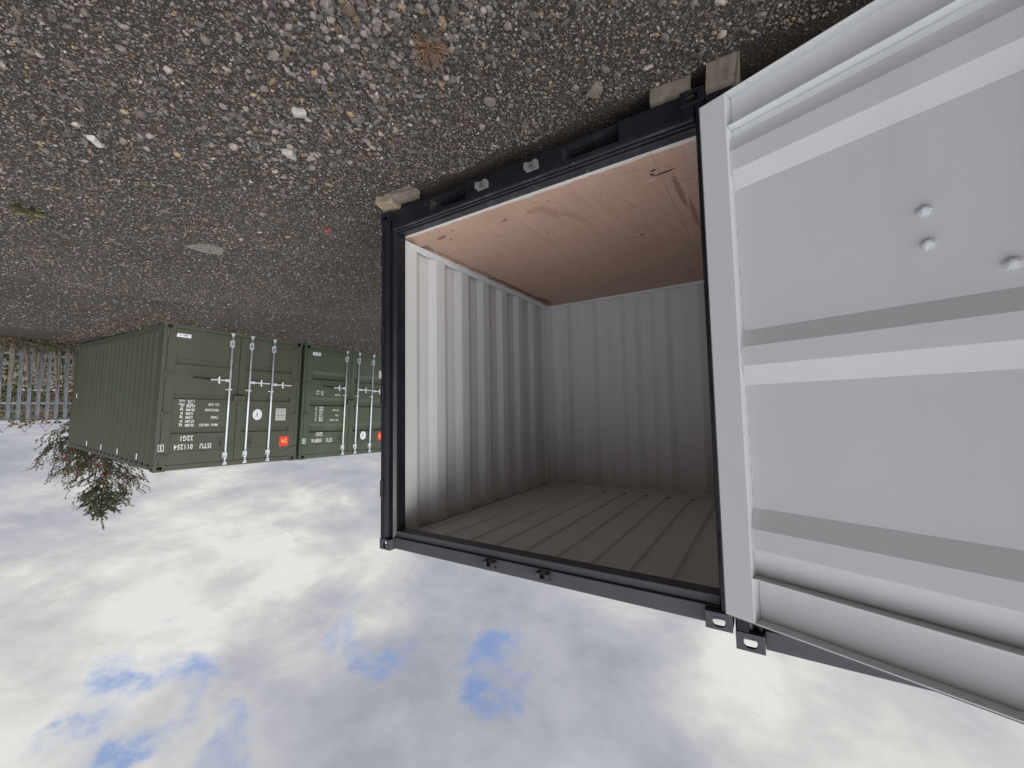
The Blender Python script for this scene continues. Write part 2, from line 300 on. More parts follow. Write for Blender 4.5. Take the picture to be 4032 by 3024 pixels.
# ------------------------------------------------------------------ mesh helpers
class MB:
    def __init__(s): s.v = []; s.f = []; s.m = []
    def add(s, vs, fs, m=0):
        o = len(s.v); s.v += [tuple(q) for q in vs]; s.f += [tuple(i + o for i in f) for f in fs]; s.m += [m] * len(fs); return s
    def box(s, x0, x1, y0, y1, z0, z1, m=0):
        v = [(x0, y0, z0), (x1, y0, z0), (x1, y1, z0), (x0, y1, z0), (x0, y0, z1), (x1, y0, z1), (x1, y1, z1), (x0, y1, z1)]
        return s.add(v, [(3, 2, 1, 0), (4, 5, 6, 7), (0, 1, 5, 4), (1, 2, 6, 5), (2, 3, 7, 6), (3, 0, 4, 7)], m)
    def sheet(s, prof, ext, a, b, thick, axes, m=0, m2=None):
        """corrugated sheet: prof = [(p,q)], extruded along ext from a to b; thick offsets q. axes: (p_axis,q_axis,e_axis)"""
        n = len(prof); P, Q, E = axes
        def pt(p, q, e):
            r = [0, 0, 0]; r[P] = p; r[Q] = q; r[E] = e; return tuple(r)
        vs = [pt(p, q, a) for p, q in prof] + [pt(p, q, b) for p, q in prof]
        vs += [pt(p, q + thick, a) for p, q in prof] + [pt(p, q + thick, b) for p, q in prof]
        fr = [(i, i + 1, n + i + 1, n + i) for i in range(n - 1)]
        bk = [(2 * n + i, 3 * n + i, 3 * n + i + 1, 2 * n + i + 1) for i in range(n - 1)]
        ed = [(i, 2 * n + i, 2 * n + i + 1, i + 1) for i in range(n - 1)] + [(n + i, n + i + 1, 3 * n + i + 1, 3 * n + i) for i in range(n - 1)]
        ed += [(0, n, 3 * n, 2 * n), (n - 1, 3 * n - 1, 4 * n - 1, 2 * n - 1)]
        o = len(s.v); s.v += vs
        for F, mi in ((fr, m), (bk, m if m2 is None else m2), (ed, m)):
            s.f += [tuple(i + o for i in f) for f in F]; s.m += [mi] * len(F)
        return s
    def tube(s, path, r, n=8, m=0, cap=True):
        path = [Vector(p) for p in path]; rr = r if isinstance(r, (list, tuple)) else [r] * len(path)
        o = len(s.v); up = Vector((0.0123, 0.021, 1))
        for i, p in enumerate(path):
            d = (path[min(i + 1, len(path) - 1)] - path[max(i - 1, 0)]).normalized()
            if abs(d.dot(up.normalized())) > .95: a = d.cross(Vector((1, .03, 0))).normalized()
            else: a = d.cross(up).normalized()
            b = d.cross(a)
            for k in range(n):
                t = 2 * math.pi * k / n
                s.v.append(tuple(p + (a * math.cos(t) + b * math.sin(t)) * rr[i]))
        for i in range(len(path) - 1):
            for k in range(n):
                s.f.append((o + i * n + k, o + i * n + (k + 1) % n, o + (i + 1) * n + (k + 1) % n, o + (i + 1) * n + k)); s.m.append(m)
        if cap:
            s.f.append(tuple(o + k for k in range(n))[::-1]); s.m.append(m)
            s.f.append(tuple(o + (len(path) - 1) * n + k for k in range(n))); s.m.append(m)
        return s
    def plate(s, c, u, v, hu, hv, au, av, w, m=0, n=24):
        """rectangular plate with an oval hole; c centre, u/v unit axes, half sizes, hole radii, w thickness vector"""
        c, u, v, w = Vector(c), Vector(u), Vector(v), Vector(w)
        ca = math.atan2(hv, hu); angs = sorted(set([round(a, 5) for a in [2 * math.pi * i / n for i in range(n)] + [ca, math.pi - ca, math.pi + ca, 2 * math.pi - ca]]))
        N = len(angs); o = len(s.v); rings = []
        for off in (Vector((0, 0, 0)), w):
            for a in angs:
                ct, st = math.cos(a), math.sin(a)
                k = min(hu / abs(ct) if abs(ct) > 1e-6 else 1e9, hv / abs(st) if abs(st) > 1e-6 else 1e9)
                s.v.append(tuple(c + off + u * (ct * k) + v * (st * k)))
            for a in angs:
                ex = 0.75
                ct, st = math.cos(a), math.sin(a)
                s.v.append(tuple(c + off + u * (math.copysign(abs(ct) ** ex, ct) * au) + v * (math.copysign(abs(st) ** ex, st) * av)))
        for i in range(N):
            j = (i + 1) % N
            for F in ((i, j, N + j, N + i), (2 * N + i, 3 * N + i, 3 * N + j, 2 * N + j), (i, 2 * N + i, 2 * N + j, j), (N + i, N + j, 3 * N + j, 3 * N + i)):
                s.f.append(tuple(o + q for q in F)); s.m.append(m)
        return s
    def xform(s, M, start=0):
        s.v[start:] = [tuple(M @ Vector(q)) for q in s.v[start:]]; return s
    def build(s, name, mats, parent=None, bevel=0.0, smooth=False, loc=None):
        me = bpy.data.meshes.new(name); me.from_pydata(s.v, [], s.f)
        mats = mats if isinstance(mats, (list, tuple)) else [mats]
        for q in mats: me.materials.append(q)
        if len(mats) > 1: me.polygons.foreach_set('material_index', s.m)
        import bmesh
        bm = bmesh.new(); bm.from_mesh(me); bmesh.ops.recalc_face_normals(bm, faces=bm.faces); bm.to_mesh(me); bm.free()
        if smooth: me.polygons.foreach_set('use_smooth', [True] * len(me.polygons))
        me.update()
        o = bpy.data.objects.new(name, me); COL.objects.link(o)
        if parent: o.parent = parent
        if loc: o.location = loc
        if bevel:
            b = o.modifiers.new('edge', 'BEVEL'); b.width = bevel; b.segments = 2; b.limit_method = 'ANGLE'; b.angle_limit = R(35); b.use_clamp_overlap = True
        return o

def npmesh(name, verts, faces, mat, tint=None, parent=None, smooth=False):
    """mesh from numpy arrays; faces (F,k) of one size; tint (V,3)"""
    me = bpy.data.meshes.new(name); V, F, k = len(verts), len(faces), faces.shape[1]
    me.vertices.add(V); me.vertices.foreach_set('co', np.asarray(verts, np.float32).ravel())
    me.loops.add(F * k); me.loops.foreach_set('vertex_index', np.asarray(faces, np.int32).ravel())
    me.polygons.add(F); me.polygons.foreach_set('loop_start', np.arange(0, F * k, k, dtype=np.int32))
    me.materials.append(mat)
    if tint is not None:
        a = me.attributes.new('tint', 'FLOAT_COLOR', 'POINT')
        c = np.ones((V, 4), np.float32); c[:, :3] = tint; a.data.foreach_set('color', c.ravel())
    me.update(calc_edges=True)
    me.validate()
    me.polygons.foreach_set('use_smooth', np.full(F, smooth, dtype=bool))
    o = bpy.data.objects.new(name, me); COL.objects.link(o)
    if parent: o.parent = parent
    return o

def empty(name, loc=(0, 0, 0)):
    o = bpy.data.objects.new(name, None); COL.objects.link(o); o.location = loc; o.empty_display_size = .2; return o
def tag(o, label=None, cat=None, group=None, kind=None):
    if label: o['label'] = label
    if cat: o['category'] = cat
    if group: o['group'] = group
    if kind: o['kind'] = kind
    return o
def dup(o, parent, loc=None, rot=None):
    c = o.copy(); COL.objects.link(c); c.parent = parent
    if loc is not None: c.location = loc
    if rot is not None: c.rotation_euler = rot
    return c

def text(body, size, mat, parent, x, y, z, name='lettering', squeeze=.62, align='LEFT', bold=.012, spacing=1.0):
    """flat lettering on a face that looks along -Y"""
    cu = bpy.data.curves.new('t', 'FONT'); cu.body = body; cu.size = size; cu.align_x = align; cu.align_y = 'BOTTOM_BASELINE'
    cu.offset = bold * size; cu.space_character = spacing; cu.space_line = 1.0; cu.resolution_u = 2; cu.fill_mode = 'FRONT'
    to = bpy.data.objects.new('t', cu); COL.objects.link(to)
    dg = bpy.context.evaluated_depsgraph_get(); dg.update()
    me = bpy.data.meshes.new_from_object(to.evaluated_get(dg)); me.name = name
    bpy.data.objects.remove(to); bpy.data.curves.remove(cu)
    me.materials.clear(); me.materials.append(mat)
    o = bpy.data.objects.new(name, me); COL.objects.link(o); o.parent = parent
    o.location = (x, y, z); o.rotation_euler = (R(90), 0, 0); o.scale = (squeeze, 1, 1)
    return o

# ------------------------------------------------------------------ the ground
def gz(x, y):
    z = -.10 + .018 * np.clip((x - 3) / 5, 0, 1) * np.clip(y, -3, 8) - .040 * np.clip(x - 8.6, 0, 8) + .035 * np.clip((x - 4.0) / 4, 0, 1) * (1 - np.clip((x - 8.6) / 5, 0, 1))
    z = z - .035 * np.exp(-((y - .45) / .38) ** 2) * np.clip((x + 2.6) / .3, 0, 1) * np.clip((2.5 - x) / .3, 0, 1)  # hollow under the containers, added to darken the gap below the sill
    z = z + .014 * np.sin(1.7 * x + .6 * y) * np.sin(1.3 * y - .4 * x + 1) + .006 * np.sin(5.1 * x + 2) * np.sin(4.3 * y + 1.1) + .004 * np.sin(11 * x + 3.3 * y) * np.sin(9.7 * y - 2.1 * x)
    return z
def build_ground():
    def axis(lo, hi):
        fine = np.arange(lo, hi + .001, .06)
        far = []; q = .12; s_ = 0
        while s_ < 900: s_ += q; far.append(s_); q *= 1.35
        return np.concatenate([lo - np.array(far)[::-1], fine, hi + np.array(far)])
    xs, ys = axis(-3.5, 15.5), axis(-4, 7)
    X, Y = np.meshgrid(xs, ys, indexing='ij'); Z = gz(X, Y)
    v = np.stack([X, Y, Z], -1).reshape(-1, 3); nx, ny = len(xs), len(ys)
    i = np.arange(nx * ny).reshape(nx, ny)
    f = np.stack([i[:-1, :-1], i[1:, :-1], i[1:, 1:], i[:-1, 1:]], -1).reshape(-1, 4)
    o = npmesh('ground', v, f, GROUND, smooth=True); tag(o, kind='structure')
build_ground()

ICO_V = None
def ico():
    p = (1 + 5 ** .5) / 2
    v = np.array([(-1, p, 0), (1, p, 0), (-1, -p, 0), (1, -p, 0), (0, -1, p), (0, 1, p), (0, -1, -p), (0, 1, -p), (p, 0, -1), (p, 0, 1), (-p, 0, -1), (-p, 0, 1)], float)
    v /= np.linalg.norm(v[0])
    f = np.array([(0, 11, 5), (0, 5, 1), (0, 1, 7), (0, 7, 10), (0, 10, 11), (1, 5, 9), (5, 11, 4), (11, 10, 2), (10, 7, 6), (7, 1, 8), (3, 9, 4), (3, 4, 2), (3, 2, 6), (3, 6, 8), (3, 8, 9), (4, 9, 5), (2, 4, 11), (6, 2, 10), (8, 6, 7), (9, 8, 1)])
    return v, f
IV, IF = ico()
OV = np.array([(1, 0, 0), (-1, 0, 0), (0, 1, 0), (0, -1, 0), (0, 0, 1), (0, 0, -1)], float)
OF = np.array([(0, 2, 4), (2, 1, 4), (1, 3, 4), (3, 0, 4), (2, 0, 5), (1, 2, 5), (3, 1, 5), (0, 3, 5)])
def rotmats(n, tilt):
    a = rng.uniform(0, 2 * np.pi, n); t = rng.normal(0, tilt, n); u = rng.normal(0, tilt, n)
    ca, sa, ct, st, cu, su = np.cos(a), np.sin(a), np.cos(t), np.sin(t), np.cos(u), np.sin(u)
    Rz = np.zeros((n, 3, 3)); Rz[:, 0, 0] = ca; Rz[:, 0, 1] = -sa; Rz[:, 1, 0] = sa; Rz[:, 1, 1] = ca; Rz[:, 2, 2] = 1
    Rx = np.zeros((n, 3, 3)); Rx[:, 0, 0] = 1; Rx[:, 1, 1] = ct; Rx[:, 1, 2] = -st; Rx[:, 2, 1] = st; Rx[:, 2, 2] = ct
    Ry = np.zeros((n, 3, 3)); Ry[:, 1, 1] = 1; Ry[:, 0, 0] = cu; Ry[:, 0, 2] = su; Ry[:, 2, 0] = -su; Ry[:, 2, 2] = cu
    return Rz @ Rx @ Ry
STONE_COLS = np.array([(.066, .062, .060), (.092, .086, .082), (.125, .117, .110), (.17, .160, .150), (.22, .208, .195), (.27, .255, .24), (.38, .365, .34), (.20, .160, .105), (.27, .215, .14), (.11, .085, .066), (.080, .068, .057)])
STONE_P = np.array([.15, .20, .20, .16, .10, .055, .014, .025, .015, .03, .06]); STONE_P /= STONE_P.sum()
def stone_cloud(x, y, size, octa, sink=.35):
    n = len(x); BV, BF = (OV, OF) if octa else (IV, IF)
    sc = np.stack([size * rng.uniform(.75, 1.35, n), size * rng.uniform(.6, 1.05, n), size * rng.uniform(.38, .8, n)], -1)
    v = BV[None] * (1 + rng.uniform(-.24, .22, (n, len(BV), 1))) * sc[:, None, :]
    v = np.einsum('nij,nkj->nki', rotmats(n, .35), v)
    v[:, :, 0] += x[:, None]; v[:, :, 1] += y[:, None]; v[:, :, 2] += (gz(x, y) + sc[:, 2] * (1 - 2 * sink))[:, None]
    f = (BF[None] + (np.arange(n) * len(BV))[:, None, None]).reshape(-1, 3)
    c = STONE_COLS[rng.choice(len(STONE_COLS), n, p=STONE_P)] * rng.uniform(.75, 1.25, (n, 1)) * np.array([1.06, .97, .885]) * .86
    c = np.repeat(c, len(BV), 0)
    return v.reshape(-1, 3), f, c
def coarse(x, y):
    """where the coarser stone lies: a drift along the front of the containers, patches elsewhere"""
    drift = np.exp(-((y + .92 + .10 * np.sin(2.1 * x)) / .42) ** 2) * np.clip((3.2 - x) / .9, 0, 1)
    return np.clip(drift * (.75 + .4 * np.sin(3.1 * x + 1.2 * y) * np.sin(2.7 * y - 1.1 * x)) + .22 * np.clip(np.sin(.9 * x + 1.3 * y + .8) * np.sin(.8 * x - 1.7 * y + 2.2), 0, 1), .06, 1)
def build_gravel():
    VV, FF, CC, off = [], [], [], 0
    cx, cy = CAMPOS.x, CAMPOS.y
    def band(d0, d1, dens, s0, s1, octa, use_coarse):
        nonlocal off
        # points in the wedge of ground that lies in front of the doors, with a margin either side
        n = int(dens * (d1 ** 2 - d0 ** 2) / 2 * R(118))
        d = np.sqrt(rng.uniform(d0 ** 2, d1 ** 2, n)); a = R(-24) + rng.uniform(0, 1, n) * R(118)
        x = cx + d * np.sin(a); y = cy + d * np.cos(a)
        keep = ~((x > -2.6) & (x < 2.45) & (y > .01 + .03 * np.sin(9 * x)) & (y < 3.1)) & ~((x > 8.75) & (y > .6)) & (x < 13.9)  # stones left out so bare soil stands for shade under the sill
        if use_coarse is not None:
            w = coarse(x, y); near = np.clip((.35 - y) / .7, .12, 1)
            keep &= rng.uniform(0, 1, n) < (w if use_coarse else .7 + .3 * w) * (near if use_coarse else 1)
        x, y = x[keep], y[keep]
        size = s0 * (s1 / s0) ** (rng.uniform(0, 1, len(x)) ** 2.0)
        v, f, c = stone_cloud(x, y, size, octa)
        VV.append(v); FF.append(f + off); CC.append(c); off += len(v)
    band(1.2, 2.9, 9000, .0045, .0125, True, False)
    band(1.2, 2.9, 2100, .009, .026, False, True)
    band(2.9, 4.8, 4800, .0055, .0130, True, False)
    band(2.9, 4.8, 900, .010, .026, False, True)
    band(4.8, 7.5, 2000, .0075, .015, True, False)
    band(4.8, 7.5, 220, .012, .024, True, True)
    band(7.5, 12.5, 420, .010, .020, True, False)
    band(1.2, 3.6, 60, .024, .040, False, True)
    o = npmesh('gravel', np.concatenate(VV), np.concatenate(FF), STONE, np.concatenate(CC)); tag(o, kind='stuff')
build_gravel()

# ------------------------------------------------------------------ container parts
def corrugation(p0, p1, near, slope, far, q_near, q_far, phase=0.0):
    """trapezoid profile from p0 to p1"""
    per = near + 2 * slope + far; pts = [(p0, q_near)]; p = p0 + phase
    while p + per < p1 + .001:
        pts += [(p + near, q_near), (p + near + slope, q_far), (p + near + slope + far, q_far), (p + per, q_near)]; p += per
    pts.append((p1, q_near)); out = [pts[0]]
    for q in pts[1:]:
        if q[0] > out[-1][0] + 1e-4: out.append(q)
    return out
def casting_mesh(w, d, h, left, top):
    """hollow corner casting, origin at its outer front corner; opens to the front, the side and the top/bottom"""
    b = MB(); t = .014; sx = 1 if left else -1
    x0, x1 = (0, w) if left else (-w, 0)
    zc = h / 2; cx = (x0 + x1) / 2
    b.plate((cx, 0, zc), (1, 0, 0), (0, 0, 1), w / 2, h / 2, w * .235, h * .30, (0, t, 0))
    zt = h if top else 0
    b.plate((cx, d / 2 + t * .5, zt), (1, 0, 0), (0, 1, 0), w / 2 - .001, d / 2 - t * .5, w * .40, d * .36, (0, 0, -t if top else t))
    xo = 0 if left else 0
    b.plate((xo, d / 2 + t * .5, zc), (0, 1, 0), (0, 0, 1), d / 2 - t * .5, h / 2 - t, d * .2, h * .26, (t * sx, 0, 0))
    xi = w if left else -w
    b.box(min(xi, xi - t * sx), max(xi, xi - t * sx), t, d, t, h - t)
    b.box(x0 + t, x1 - t, d - t, d, t, h - t)
    if top: b.box(x0 + .001, x1 - .001, t, d, 0, t)
    else: b.box(x0 + .001, x1 - .001, t, d, h - t, h)
    return b
def keeper_mesh():
    """cam keeper: a small welded claw of two cheeks and a bar, with a lip"""
    b = MB()
    b.box(-.034, .034, -.006, 0, -.016, .018)
    b.box(-.034, -.014, -.034, -.006, -.014, .018); b.box(.016, .034, -.034, -.006, -.014, .018)
    b.box(-.034, .034, -.020, -.006, .012, .022); b.box(-.014, -.004, -.030, -.006, .004, .016)
    return b

class ContainerSpec: pass

def front_frame(root, Wd, H, paintm, cw, cd, ch, sill_top, head_bot, post_in, rough_sill=None, pockets=()):
    """posts, header, sill, castings shared by every container"""
    # corner castings
    for left in (True, False):
        for top in (True, False):
            o = casting_mesh(cw, cd, ch, left, top).build('corner_casting', LITBLACK if (paintm is BLACK and top) else paintm, root, .004)
            o.location = (0 if left else Wd, 0, H - ch if top else 0)
    return

def add_castings_rear(root, Wd, L, H, paintm, cw, cd, ch):
    for left in (True, False):
        for top in (True, False):
            o = casting_mesh(cw, cd, ch, not left, top).build('corner_casting', paintm, root, .004)
            o.location = (0 if left else Wd, L, H - ch if top else 0); o.rotation_euler = (0, 0, math.pi)

# ------------------------------------------------------------------ the black containers in front
BW, BH, BL = 2.367, 2.619, 2.99
CW, CD, CH = .113, .115, .078
def post_profile(side):
    """front corner post in plan, right-hand side (x measured inwards from the outer face), as a stepped section"""
    p = [(0, .012), (.006, .004), (.052, .004), (.056, .020), (.066, .026), (.070, .052), (.082, .052), (.086, .040), (.100, .040), (.112, .058), (.117, .064), (.117, .150), (.040, .165), (0, .165)]
    return [((BW - a) if side > 0 else a, y) for a, y in p]
def prism(poly, z0, z1):
    n = len(poly); b = MB()
    b.add([(x, y, z0) for x, y in poly] + [(x, y, z1) for x, y in poly],
          [tuple(range(n))[::-1], tuple(range(n, 2 * n))] + [(i, (i + 1) % n, n + (i + 1) % n, n + i) for i in range(n)])
    return b
def hinge_mesh():
    b = MB(); b.tube([(0, 0, -.062), (0, 0, .062)], .0135, 12)
    b.box(-.006, .03, .004, .014, -.058, .058); b.tube([(0, 0, -.07), (0, 0, -.062)], .010, 10); b.tube([(0, 0, .062), (0, 0, .07)], .010, 10)
    return b

def black_container(loc, label, open_front, group):
    root = empty('shipping_container', loc); tag(root, label, 'shipping container', group)
    front_frame(root, BW, BH, BLACK, CW, CD, CH, 0, 0, 0)
    add_castings_rear(root, BW, BL, BH, BLACK, CW, CD, CH)
    for sgn in (-1, 1):
        prism(post_profile(sgn) if sgn > 0 else [(0, .014), (.044, .014), (.044, .050), (.052, .056), (.052, .150), (.012, .165), (0, .165)], CH, BH - CH).build('corner_post', BLACK, root, .0015)
        x = BW - .028 if sgn > 0 else .028
        for z in (.37, .985, 1.46, 2.17) if sgn > 0 else (.30, .95, 1.60, 2.25):
            h = hinge_mesh().build('hinge', BLACK, root, .001, loc=(x, -.002, z))
            h.rotation_euler = (0, 0, 0 if sgn > 0 else math.pi)
    # header: a box beam with a rebate and drip strip under it
    hb = MB(); hb.box(CW + .001, BW - CW - .001, .042, .11, 2.532, BH - .006); hb.box(.0525, BW - CW * 1.04, .060, .150, 2.486, 2.532); hb.box(.0525, CW, .045, .150, 2.5325, BH - CH - .001)
    hb.box(CW * 1.03, BW - CW * 1.03, .112, .150, 2.532, BH - .012)
    hb.build('header', LITBLACK, root, .003)
    # sill with two fork pockets, the threshold plate on top has two low ribs
    px = [(.437, .788), (1.515, 1.862)]
    sb = MB(); xs = [CW + .001, px[0][0], px[0][1], px[1][0], px[1][1], BW - CW - .001]
    for a, c in ((0, 1), (2, 3), (4, 5)): sb.box(xs[a], xs[c], .018, .030, .004, .128)
    sb.box(xs[0], xs[5], .018, .150, .1285, .140); sb.box(.0525, CW, .019, .150, CH + .001, .139)
    for a, c in px: sb.box(a, c, .019, .034, .114, .128); sb.box(a, c, .026, .034, .006, .018)
    sb.build('sill', BLACK, root, .002)
    th = MB(); th.box(.0525, xs[5], .022, .036, .1405, .150); th.box(.0525, xs[5], .062, .074, .1405, .1475); th.box(.0525, xs[5], .098, .158, .1405, .1500)
    th.build('threshold', SCUFF, root, .002)
    for a, c in px:
        q = MB(); q.box(a - .004, a, .030, 1.2, .004, .128); q.box(c, c + .004, .030, 1.2, .004, .128); q.box(a, c, .034, 1.2, .120, .126)
        q.box(a, c, .045, 1.2, .002, .006)
        q.build('fork_pocket', SCUFF, root)
    for x in (.982, 1.364):
        k = keeper_mesh().build('cam_keeper', WORN, root, .002, loc=(x, .018, .080)); k.rotation_euler = (0, R(180), 0); k.scale = (1.3, 1.2, 1.3)
        k2 = keeper_mesh().build('cam_keeper', SCUFF, root, .002, loc=(x - .006, .042, 2.560)); k2.scale = (1.25, 1.2, 1.25)
    # rails along the bottom and top of the sides, and the rear frame
    for x0, x1 in ((.002, .05), (BW - .05, BW - .002)):
        MB().box(x0, x1, CD, BL - CD, .02, .15).build('bottom_rail', BLACK, root, .003)
        MB().box(x0, x1, CD, BL - CD, BH - .07, BH - .012).build('top_rail', BLACK, root, .003)
        MB().box(x0, x0 + .048, BL - .07, BL - .004, CH, BH - CH).build('rear_post', BLACK, root, .003)
    MB().box(CW, BW - CW, BL - .07, BL - .004, .01, .15).build('rear_sill', BLACK, root, .003)
    MB().box(CW, BW - CW, BL - .07, BL - .004, BH - .09, BH - .012).build('rear_header', BLACK, root, .003)
    # corrugated walls: off-white inside, black outside
    near, sl, far = .110, .072, .108
    for sgn in (1, -1):
        qn, qf, t = (BW - .037, BW - .004, .003) if sgn > 0 else (.037, .004, -.003)
        MB().sheet(corrugation(.150, 2.872, near, sl, far, qn, qf, .092), 2, .15, BH - .062, t, (1, 0, 2), 0, 1).build('side_wall', [CREAM, BLACK], root)
    MB().sheet(corrugation(.037, BW - .037, near, sl, far, 2.852, 2.885, .03), 2, .15, BH - .062, .003, (0, 1, 2), 0, 1).build('back_wall', [CREAM, BLACK], root)
    for x, sx in ((BW - .037, -1), (.037, 1)):
        # folded angle in the rear corner and the kick strip at the wall foot
        a = MB(); a.add([(x, 2.79, .16), (x + sx * .012, 2.79, .16), (x + sx * .052, 2.848, .16), (x, 2.851, .16), (x, 2.79, 2.55), (x + sx * .012, 2.79, 2.55), (x + sx * .052, 2.848, 2.55), (x, 2.851, 2.55)],
                    [(0, 1, 2, 3), (4, 7, 6, 5), (0, 4, 5, 1), (1, 5, 6, 2), (2, 6, 7, 3), (3, 7, 4, 0)])
        a.build('corner_fillet', CREAM, root, .004)
        k = MB(); N = 60; pts = []
        for i in range(N + 1):
            y = .165 + (2.79 - .165) * i / N; w = .006 * math.sin(17.3 * y) + .004 * math.sin(41 * y + 1) + .003 * mnoise.noise((y * 9, 3, 1))
            pts += [(x + sx * .030, y, .158), (x + sx * .026, y, .176 + w * .4), (x + sx * .001, y, .200 + w)]
        k.add(pts, [(3 * i + j, 3 * i + 3 + j, 3 * i + 4 + j, 3 * i + 1 + j) for i in range(N) for j in (0, 1)])
        k.build('kick_strip', CREAM, root, smooth=False)
    k = MB(); N = 40; pts = []
    for i in range(N + 1):
        x = .06 + (BW - .12) * i / N; w = .004 * math.sin(23 * x) + .003 * mnoise.noise((x * 9, 7, 1))
        pts += [(x, 2.830, .158), (x, 2.834, .170 + w * .4), (x, 2.851, .184 + w)]
    k.add(pts, [(3 * i + j, 3 * i + 3 + j, 3 * i + 4 + j, 3 * i + 1 + j) for i in range(N) for j in (0, 1)]); k.build('kick_strip', CREAM, root)
    # roof sheet with long pressed grooves
    pr = [(.037, 2.562)]
    x = .30
    while x < BW - .1:
        pr += [(x - .028, 2.562), (x - .012, 2.580), (x + .012, 2.580), (x + .028, 2.562)]; x += .2435
    pr.append((BW - .037, 2.562))
    rb = MB(); rb.sheet(pr, 1, .34, 2.62, .004, (0, 2, 1), 0, 1)
    rb.box(.037, BW - .037, .150, .34, 2.562, 2.567, 0); rb.box(.037, BW - .037, 2.62, 2.855, 2.562, 2.567, 0)
    rb.box(.010, BW - .010, .12, BL - .02, 2.588, 2.596, 1)
    rb.build('roof', [CREAM, BLACK], root)
    cf = MB()
    cf.add([(BW - .037, .15, 2.545), (BW - .062, .15, 2.561), (BW - .037, 2.85, 2.545), (BW - .062, 2.85, 2.561)], [(0, 1, 3, 2)])
    cf.add([(.08, 2.851, 2.545), (.08, 2.826, 2.561), (BW - .04, 2.851, 2.545), (BW - .04, 2.826, 2.561)], [(0, 1, 3, 2)])
    cf.build('ceiling_seam', CREAM, root)
    # plywood floor in sheets with open joints
    fz0, fz1 = .128, .158
    for x0, x1, y0, y1 in ((.040, .300, .159, .545), (.040, .300, .5462, 2.852), (.3012, 1.33, .159, .80), (1.3312, BW - .04, .159, .80), (.3012, 1.33, .8012, 2.852), (1.3312, BW - .04, .8012, 2.852)):
        MB().box(x0, x1, y0, y1, fz0, fz1).build('floor_sheet', PLY, root, .0012)
    return root

